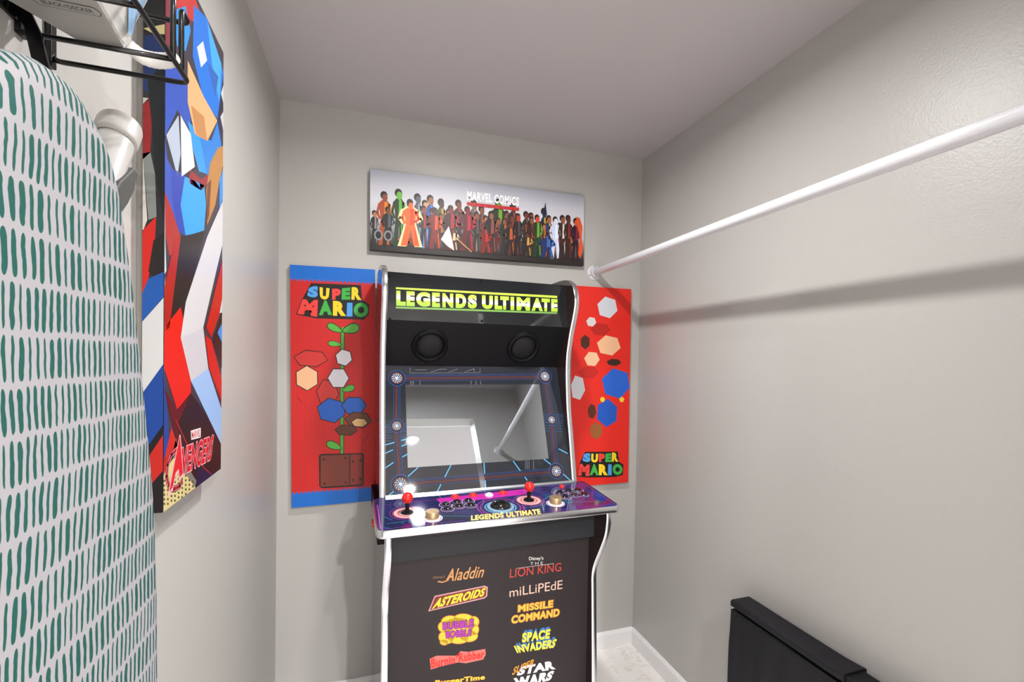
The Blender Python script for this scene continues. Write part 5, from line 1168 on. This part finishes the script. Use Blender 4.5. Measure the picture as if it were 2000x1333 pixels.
# ================================================================ ironing board hung on the left wall
def dash_cover():
    m = mat('dash print cotton', '#dfe0e3', .75, spec=.2); nt = m.node_tree; N = nt.nodes.new; K = nt.links.new
    def mth(op, a, b=None, c=None):
        n = N('ShaderNodeMath'); n.operation = op
        for i, v in enumerate((a, b, c)):
            if v is None: continue
            if isinstance(v, (int, float)): n.inputs[i].default_value = v
            else: K(v, n.inputs[i])
        return n.outputs[0]
    tc = N('ShaderNodeTexCoord'); nz = N('ShaderNodeTexNoise'); nz.inputs['Scale'].default_value = 55; nz.inputs['Detail'].default_value = 2
    K(tc.outputs['Object'], nz.inputs['Vector']); sx = N('ShaderNodeSeparateXYZ'); K(tc.outputs['Object'], sx.inputs[0])
    wob = mth('MULTIPLY', mth('SUBTRACT', nz.outputs['Fac'], .5), .0042)
    z = mth('ADD', sx.outputs['Z'], mth('MULTIPLY', wob, 1.1)); row = mth('DIVIDE', z, .0365); ri = mth('FLOOR', row); rf = mth('FRACT', row)
    def rnd(a, b):
        w = N('ShaderNodeTexWhiteNoise'); w.noise_dimensions = '2D'; cb = N('ShaderNodeCombineXYZ'); K(a, cb.inputs[0])
        if isinstance(b, (int, float)): cb.inputs[1].default_value = b
        else: K(b, cb.inputs[1])
        K(cb.outputs[0], w.inputs['Vector']); return w.outputs['Value']
    skew = mth('MULTIPLY', mth('SUBTRACT', rnd(ri, 3.3), .5), .62); per = mth('ADD', .0074, mth('MULTIPLY', rnd(ri, 7.7), .0020))
    rc = mth('SUBTRACT', rf, .5)
    u = mth('ADD', mth('ADD', mth('DIVIDE', mth('ADD', sx.outputs['Y'], wob), per), mth('MULTIPLY', rnd(ri, 1.1), 5.)), mth('MULTIPLY', rc, skew))
    ci = mth('FLOOR', u); cf = mth('ABSOLUTE', mth('SUBTRACT', mth('FRACT', u), .5))
    wid = mth('ADD', .17, mth('MULTIPLY', rnd(ci, ri), .17)); hl = mth('ADD', .42, mth('MULTIPLY', rnd(ci, mth('ADD', ri, 40.)), .045))
    # rounded ends: the dash narrows close to its tips
    tip = mth('POWER', mth('DIVIDE', mth('ABSOLUTE', rc), hl), 7.); wt = mth('MULTIPLY', wid, mth('SQRT', mth('MAXIMUM', mth('SUBTRACT', 1., tip), 0.)))
    inside = mth('SMOOTH_MIN', 1., mth('MULTIPLY', mth('SUBTRACT', wt, cf), 18.), .05); fac = mth('MAXIMUM', inside, 0.)
    mx = N('ShaderNodeMix'); mx.data_type = 'RGBA'; K(fac, mx.inputs['Factor']); mx.inputs['A'].default_value = (*lin('#9b999e'), 1); mx.inputs['B'].default_value = (*lin('#20524c'), 1)
    K(mx.outputs['Result'], nt.nodes['Principled BSDF'].inputs['Base Color']); return m
ib = empty('ironing_board', 'ironing board in a white cover with teal dashes, hung upright on the left wall', 'ironing board', (0, 0, 0))
CY = -1.492
half = [(0, 1.637), (.018, 1.6355), (.036, 1.629), (.056, 1.618), (.074, 1.602), (.090, 1.575), (.104, 1.535), (.120, 1.480), (.137, 1.405), (.156, 1.316), (.170, 1.24), (.178, 1.16), (.182, 1.06), (.183, .90), (.183, .45), (.183, .30), (.176, .265), (.155, .25), (.10, .246), (0, .245)]
hs = [(v[1], v[2]) for v in spline([(0, a, b) for a, b in half], 3)]
loop = [(CY+a, b) for a, b in hs] + [(CY-a, b) for a, b in hs[-2:0:-1]]
def inset(path, d):
    n = len(path); out = []
    for i in range(n):
        a, b = Vector(path[i-1]), Vector(path[(i+1) % n]); t = (b-a).normalized(); out.append((path[i][0]-(-t.y)*-d*-1 if False else path[i][0]+t.y*d*-1*-1, path[i][1]-t.x*d*-1*-1))
    return out
bm = B(); rows = []
area = sum(loop[i][0]*loop[(i+1) % len(loop)][1]-loop[(i+1) % len(loop)][0]*loop[i][1] for i in range(len(loop)))
sg = -1 if area > 0 else 1
for d, x in ((.012, .0655), (.003, .066), (0, .072), (0, .085), (.0015, .094), (.006, .1005), (.014, .104), (.028, .1055), (.045, .106)):
    n = len(loop); row = []
    for i in range(n):
        a, b = Vector(loop[i-1]), Vector(loop[(i+1) % n]); t = (b-a).normalized(); nn = Vector((t.y, -t.x))*sg
        row.append(bm.verts.new((x, loop[i][0]+nn.x*d, loop[i][1]+nn.y*d)))
    rows.append(row)
for p, q in zip(rows, rows[1:]):
    for k in range(len(p)): bm.faces.new((p[k], p[(k+1) % len(p)], q[(k+1) % len(p)], q[k]))
bm.faces.new(rows[-1]); bm.faces.new(rows[0][::-1])
obj('board_cover', bm, dash_cover(), ib, smooth=True)
obj('board_back', box(B(), .061, .0665, CY-.13, CY+.13, .30, 1.50), mat('grey steel mesh', '#9a9ca0', .45, .6), ib, bevel=.002)
LEGM = mat('white powder coat', '#b2b0ae', .3, coat=.3)
lg = obj('leg', tube(B(), [(.038, -1.260, 1.690), (.038, -1.287, 1.640), (.040, -1.355, 1.50), (.044, -1.43, 1.26), (.047, -1.50, .95), (.048, -1.52, .45)], .0195, 24), LEGM, ib, angle=50)
ax = Vector((0, .47, .883)).normalized()
obj('foot_cap', lathe(B(), [(.0198, -.002), (.0222, 0), (.0228, .003), (.0228, .024), (.0214, .0295), (.017, .032), (0, .0325)], 32, (.038, -1.2705, 1.672), tuple(ax)), mat('white rubber cap', '#b0adaa', .4), lg, angle=30)
obj('leg', tube(B(), [(.040, -1.60, 1.46), (.046, -1.52, 1.05), (.048, -1.47, .50)], .0125, 20), LEGM, ib, angle=50)
obj('hinge_bracket', prism(B(), [(-1.285, 1.632), (-1.276, 1.640), (-1.270, 1.634), (-1.276, 1.612), (-1.292, 1.59), (-1.32, 1.56), (-1.34, 1.57), (-1.31, 1.61)], .036, .0610), mat('grey nylon', '#4a4a49', .5), ib, bevel=.002)
obj('leg_mount', box(B(), .040, .0615, -1.56, -1.47, .98, 1.06), mat('grey nylon', '#4a4a49', .5), ib, bevel=.004)

# ================================================================ wall rack with wire basket, and the iron in it
RK = mat('black wire enamel', '#0b0b0d', .28, coat=.2)
rk = empty('iron_rack', 'black steel wall rack with a wire basket above the ironing board', 'wall rack', (0, -1.40, 1.73))
def rel(p): return (p[0], p[1]+1.40, p[2]-1.73)
def wire(name, pts, r=.0028): return obj(name, tube(B(), [rel(p) for p in pts], r, 12), RK, rk, smooth=True)
def part_box(name, *b, bevel=.001): return obj(name, box(B(), b[0], b[1], b[2]+1.40, b[3]+1.40, b[4]-1.73, b[5]-1.73), RK, rk, bevel=bevel)
part_box('wall_plate', 0, .004, -1.62, -1.372, 1.738, 1.90)
part_box('upright', 0, .006, -1.372, -1.358, 1.728, 1.93); part_box('upright', 0, .006, -1.328, -1.318, 1.722, 1.93); part_box('upright', 0, .006, -1.62, -1.608, 1.728, 1.93)
def bend(a, c, b, r=.012, n=5):
    a, b, c = Vector(a), Vector(b), Vector(c); p = c+(a-c).normalized()*r; q = c+(b-c).normalized()*r
    return [p.lerp(c, t).lerp(c.lerp(q, t), t) for t in [k/n for k in range(n+1)]]
ZB, XE = 1.7305, .133
u = [(.003, -1.322, 1.742)] + bend((.003, -1.322, 1.742), (.003, -1.322, ZB), (XE, -1.322, ZB), .010) + bend((.003, -1.322, ZB), (XE, -1.322, ZB), (XE, -1.61, ZB), .012) + bend((XE, -1.322, ZB), (XE, -1.61, ZB), (.003, -1.61, ZB), .012) + [(.004, -1.61, ZB)]
wire('bottom_frame', u)
for y in (-1.3695, -1.448, -1.53): wire('cross_wire', [(.002, y, ZB-.001), (XE, y, ZB-.0005)], .0027)
ZT = 1.798
wire('upper_rail', [(.003, -1.326, ZT), (XE-.004, -1.326, ZT)] + bend((.003, -1.326, ZT), (XE, -1.326, ZT), (XE, -1.347, ZT+.004), .006) + bend((XE, -1.326, ZT), (XE, -1.347, ZT+.002), (XE, -1.347, ZB), .006) + [(XE, -1.347, ZB+.002)])
wire('upper_rail', [(.003, -1.61, ZT+.05), (XE, -1.61, ZT+.05), (XE, -1.3695, ZT+.05)], .0028)
wire('post', [(XE, -1.3695, ZB), (XE, -1.3695, ZT+.05)]); wire('post', [(XE, -1.53, ZB), (XE, -1.53, ZT+.05)])
# board hooks: flat plates standing off the wall that reach down behind the nose of the board
for y0 in (-1.3775, -1.60):
    prof = [(.002, 1.790), (.010, 1.775), (.017, 1.745), (.024, 1.728), (.030, 1.698), (.038, 1.660), (.052, 1.610), (.052, 1.585), (.0605, 1.578), (.0605, 1.568), (.040, 1.568), (.036, 1.610), (.026, 1.655), (.019, 1.690), (.011, 1.732), (.002, 1.745)]
    bm = B(); p = [bm.verts.new(rel((x, y0, z))) for x, z in prof]; q = [bm.verts.new(rel((x, y0+.003, z))) for x, z in prof]
    bm.faces.new(p); bm.faces.new(q[::-1])
    for k in range(len(p)): bm.faces.new((p[k], q[k], q[(k+1) % len(p)], p[(k+1) % len(p)]))
    obj('hook', bm, RK, rk)

IRW = mat('white iron plastic', '#bfbdba', .35, coat=.2); IRG = mat('grey heel plastic', '#94928e', .45)
ir = empty('steam_iron', 'white steam iron standing on its grey heel in the wire basket', 'iron', (.055, -1.42, 1.7345))
heel = [(.010, -1.420), (.018, -1.408), (.046, -1.364), (.060, -1.3585), (.080, -1.3585), (.087, -1.365), (.0955, -1.43), (.0975, -1.50), (.092, -1.525), (.016, -1.525), (.008, -1.50)]
def sect(sx, sy, dx, dy, z): return [((x-.055)*sx+dx, (y+1.44)*sy+dy-.02, z) for x, y in heel]
def loft(bm, secs, mi=0):
    rows = [[bm.verts.new(p) for p in s] for s in secs]
    for a, b in zip(rows, rows[1:]):
        for k in range(len(a)): bm.faces.new((a[k], a[(k+1) % len(a)], b[(k+1) % len(a)], b[k])).material_index = mi
    bm.faces.new(rows[0][::-1]); bm.faces.new(rows[-1]); return bm
hp = obj('heel_plate', loft(B(), [sect(.96, .96, 0, 0, -.0003), sect(1, 1, 0, 0, .0012), sect(1, 1, 0, 0, .004)]), IRG, ir)
obj('body', loft(B(), [sect(1, 1, 0, 0, .004), sect(1.08, 1.03, .002, .001, .018), sect(1.4, 1.12, .006, .004, .07), sect(1.3, 1.0, .006, -.005, .13), sect(.7, .8, .002, -.02, .20), sect(.2, .4, 0, -.05, .26)]), IRW, ir, angle=35, bevel=.002)
def band(k0, k1, secs, off):
    bm = B(); rows = []
    for (sx, sy, dx, dy, z) in secs:
        s = sect(sx, sy, dx, dy, z); rows.append([(Vector(s[k0]), Vector(s[k1]))])
    return rows
tk = B(); prv = None
for (sx, sy, dx, dy, z, f0, f1) in ((1.08, 1.03, .002, .001, .0125, .86, .93), (1.18, 1.056, .0033, .002, .033, .55, .93), (1.4, 1.12, .006, .004, .07, .12, .93), (1.37, 1.08, .006, .002, .09, .05, .93)):
    s = sect(sx, sy, dx, dy, z); a, b = Vector(s[6]), Vector(s[5]); out = Vector((.003, 0, 0))
    row = [tk.verts.new(a.lerp(b, f)+out*o) for f, o in ((f0, .3), ((f0*2+f1)/3, 1), ((f0+f1*2)/3, 1), (f1, .3))]
    if prv:
        for k in range(3): tk.faces.new((prv[k], prv[k+1], row[k+1], row[k]))
    prv = row
obj('water_tank', tk, mat('pale blue tank', '#8fb4d8', .08, coat=.6), ir, smooth=True)['label'] = 'translucent pale blue water tank'
obj('soleplate', loft(B(), [[(-.048, -.105, .006), (.050, -.105, .006), (.050, -.112, .006), (-.048, -.112, .006)], [(-.055, -.103, .10), (.058, -.103, .10), (.058, -.110, .10), (-.055, -.110, .10)], [(-.004, -.09, .262), (.004, -.09, .262), (.004, -.096, .262), (-.004, -.096, .262)]]), mat('steel soleplate', '#b8babd', .25, 1.), ir)
obj('handle', tube(B(), spline([(0, .03, .05), (0, .062, .075), (0, .066, .12), (0, .045, .18), (0, -.02, .225)], 5), .014, 16), IRW, ir, smooth=True)
a = Art(rough=.5)
q = [(-.012, .0135), (.028, .0135), (.028, .0205), (-.012, .0205)]
a.poly('#4c4c4c', [(-.0165, .011), (.030, .011), (.0335, .0165), (.030, .0235), (-.013, .0235), (-.0185, .0165)], 1)
a.poly('#94928e', [(-.0158, .0118), (.0295, .0118), (.0327, .0165), (.0295, .0227), (-.0127, .0227), (-.0175, .0165)], 2)
a.text('BLACK+DECKER', '#38393c', [(-.012, .0135+.0065), (.027, .020), (.027, .0145), (-.012, .0145)], 4, bold=.02)
a.build('brand_mark', hp, frame((.0045, .0175, -.0007), (1, 0, 0), (0, -1, 0)))
cd = spline([rel2 for rel2 in ((.030, .068, .012), (.040, .075, .006), (.052, .0775, .0055), (.066, .073, .0055), (.074, .066, .006))], 6)
obj('cord_sleeve', tube(B(), cd, [.0062+.0018*math.sin(PI*i/(len(cd)-1)) + (.0004 if i % 2 else 0) for i in range(len(cd))], 16), mat('white cord sleeve', '#e4e2de', .5), ir, smooth=True)

# ================================================================ black fabric hamper against the right wall
FAB = mat('black canvas fabric', '#222226', .62, spec=.25, bump=(420, .15, .0006)); FAB2 = mat('black webbing', '#17171a', .6, spec=.3)
hm = empty('laundry_hamper', 'low narrow black fabric hamper standing against the right wall', 'hamper', (1.57, -1.0, 0))
def hrel(x, y, z): return (x-1.57, y+1.0, z)
X0, X1, YF, ZR = 1.525, 1.603, -.722, .604
SLV = -1.112
# fabric body with soft vertical folds
bm = B(); rows = []; ny, nz = 60, 14
for j in range(nz+1):
    z = .03 + (ZR-.035-.03)*j/nz; row = []
    for i in range(ny+1):
        f = i/ny; y = YF-.002 - f*(.78); d = 1-j/nz
        g = min(1., max(0., d-.02)*5); fold = g*(.007*math.sin(9*f*PI+.6+d) + .004*math.sin(23*f*PI+4*d) + .016*math.exp(-((f-.14-.05*d)/.035)**2) - .012*math.exp(-((f-.24-.1*d)/.03)**2))
        row.append(bm.verts.new(hrel(X0+.0015-fold*.8, y, z)))
    for y, x in ((YF-.78, X1-.004), (YF-.002, X1-.004)): row.append(bm.verts.new(hrel(x, y, z)))
    rows.append(row)
for a_, b_ in zip(rows, rows[1:]):
    for k in range(len(a_)): bm.faces.new((a_[k], a_[(k+1) % len(a_)], b_[(k+1) % len(a_)], b_[k]))
bm.faces.new(rows[0][::-1]); bm.faces.new(rows[-1])
obj('fabric_bag', bm, FAB, hm, angle=60)
bm = B()
def rim(bm, x0, x1, z0, z1, ys, r=.006):
    prof = [(x, z) for x, z in [(x0+r+ (x1-x0-2*r)*k, z) for k, z in ()]]
    pts = []
    for cx, cz, a0 in ((x1-r, z1-r, 0), (x0+r, z1-r, PI/2), (x0+r, z0+r, PI), (x1-r, z0+r, 1.5*PI)):
        for k in range(5): an = a0+k*PI/8; pts.append((cx+r*math.cos(an), cz+r*math.sin(an)))
    prev = None
    for i, (y, dz, ex) in enumerate(ys):
        cur = [bm.verts.new(hrel((x-(x0+x1)/2)*ex+(x0+x1)/2, y, (z-(z0+z1)/2)*ex+(z0+z1)/2+dz)) for x, z in pts]
        if prev:
            for k in range(len(cur)): bm.faces.new((prev[k], prev[(k+1) % len(cur)], cur[(k+1) % len(cur)], cur[k]))
        else: bm.faces.new(cur)
        prev = cur
    bm.faces.new(prev[::-1]); return bm
obj('rim_sleeve', rim(B(), X0-.002, X1, ZR-.024, ZR, [(YF, -.004, .93), (YF-.004, -.001, .985), (YF-.010, 0, 1), (-.9, -.0003, 1), (-1.06, .0, 1.0), (SLV+.004, .003, 1.04), (SLV, .003, 1.04)]), FAB, hm, angle=40)
obj('frame_bar', rim(B(), X0+.004, X1-.004, ZR-.024, ZR-.003, [(SLV+.02, 0, 1), (-1.2, 0, 1), (-1.5, 0, 1)]), FAB2, hm, angle=40)
bm = B()
for dz in (.031, .036): tube(bm, [hrel(X0-.0008-.002*math.sin(k), YF-.02-k*.0379, ZR-dz) for k in range(11)], .0007, 6)
obj('stitching', bm, mat('black thread', '#0c0c0d', .5), hm)
for y in (YF-.02, YF-.76):
    for x in (X0+.016, X1-.016): obj('foot', lathe(B(), [(0, 0), (.012, 0), (.012, .031), (0, .031)], 16, hrel(x, y, 0)), FAB2, hm, angle=40)
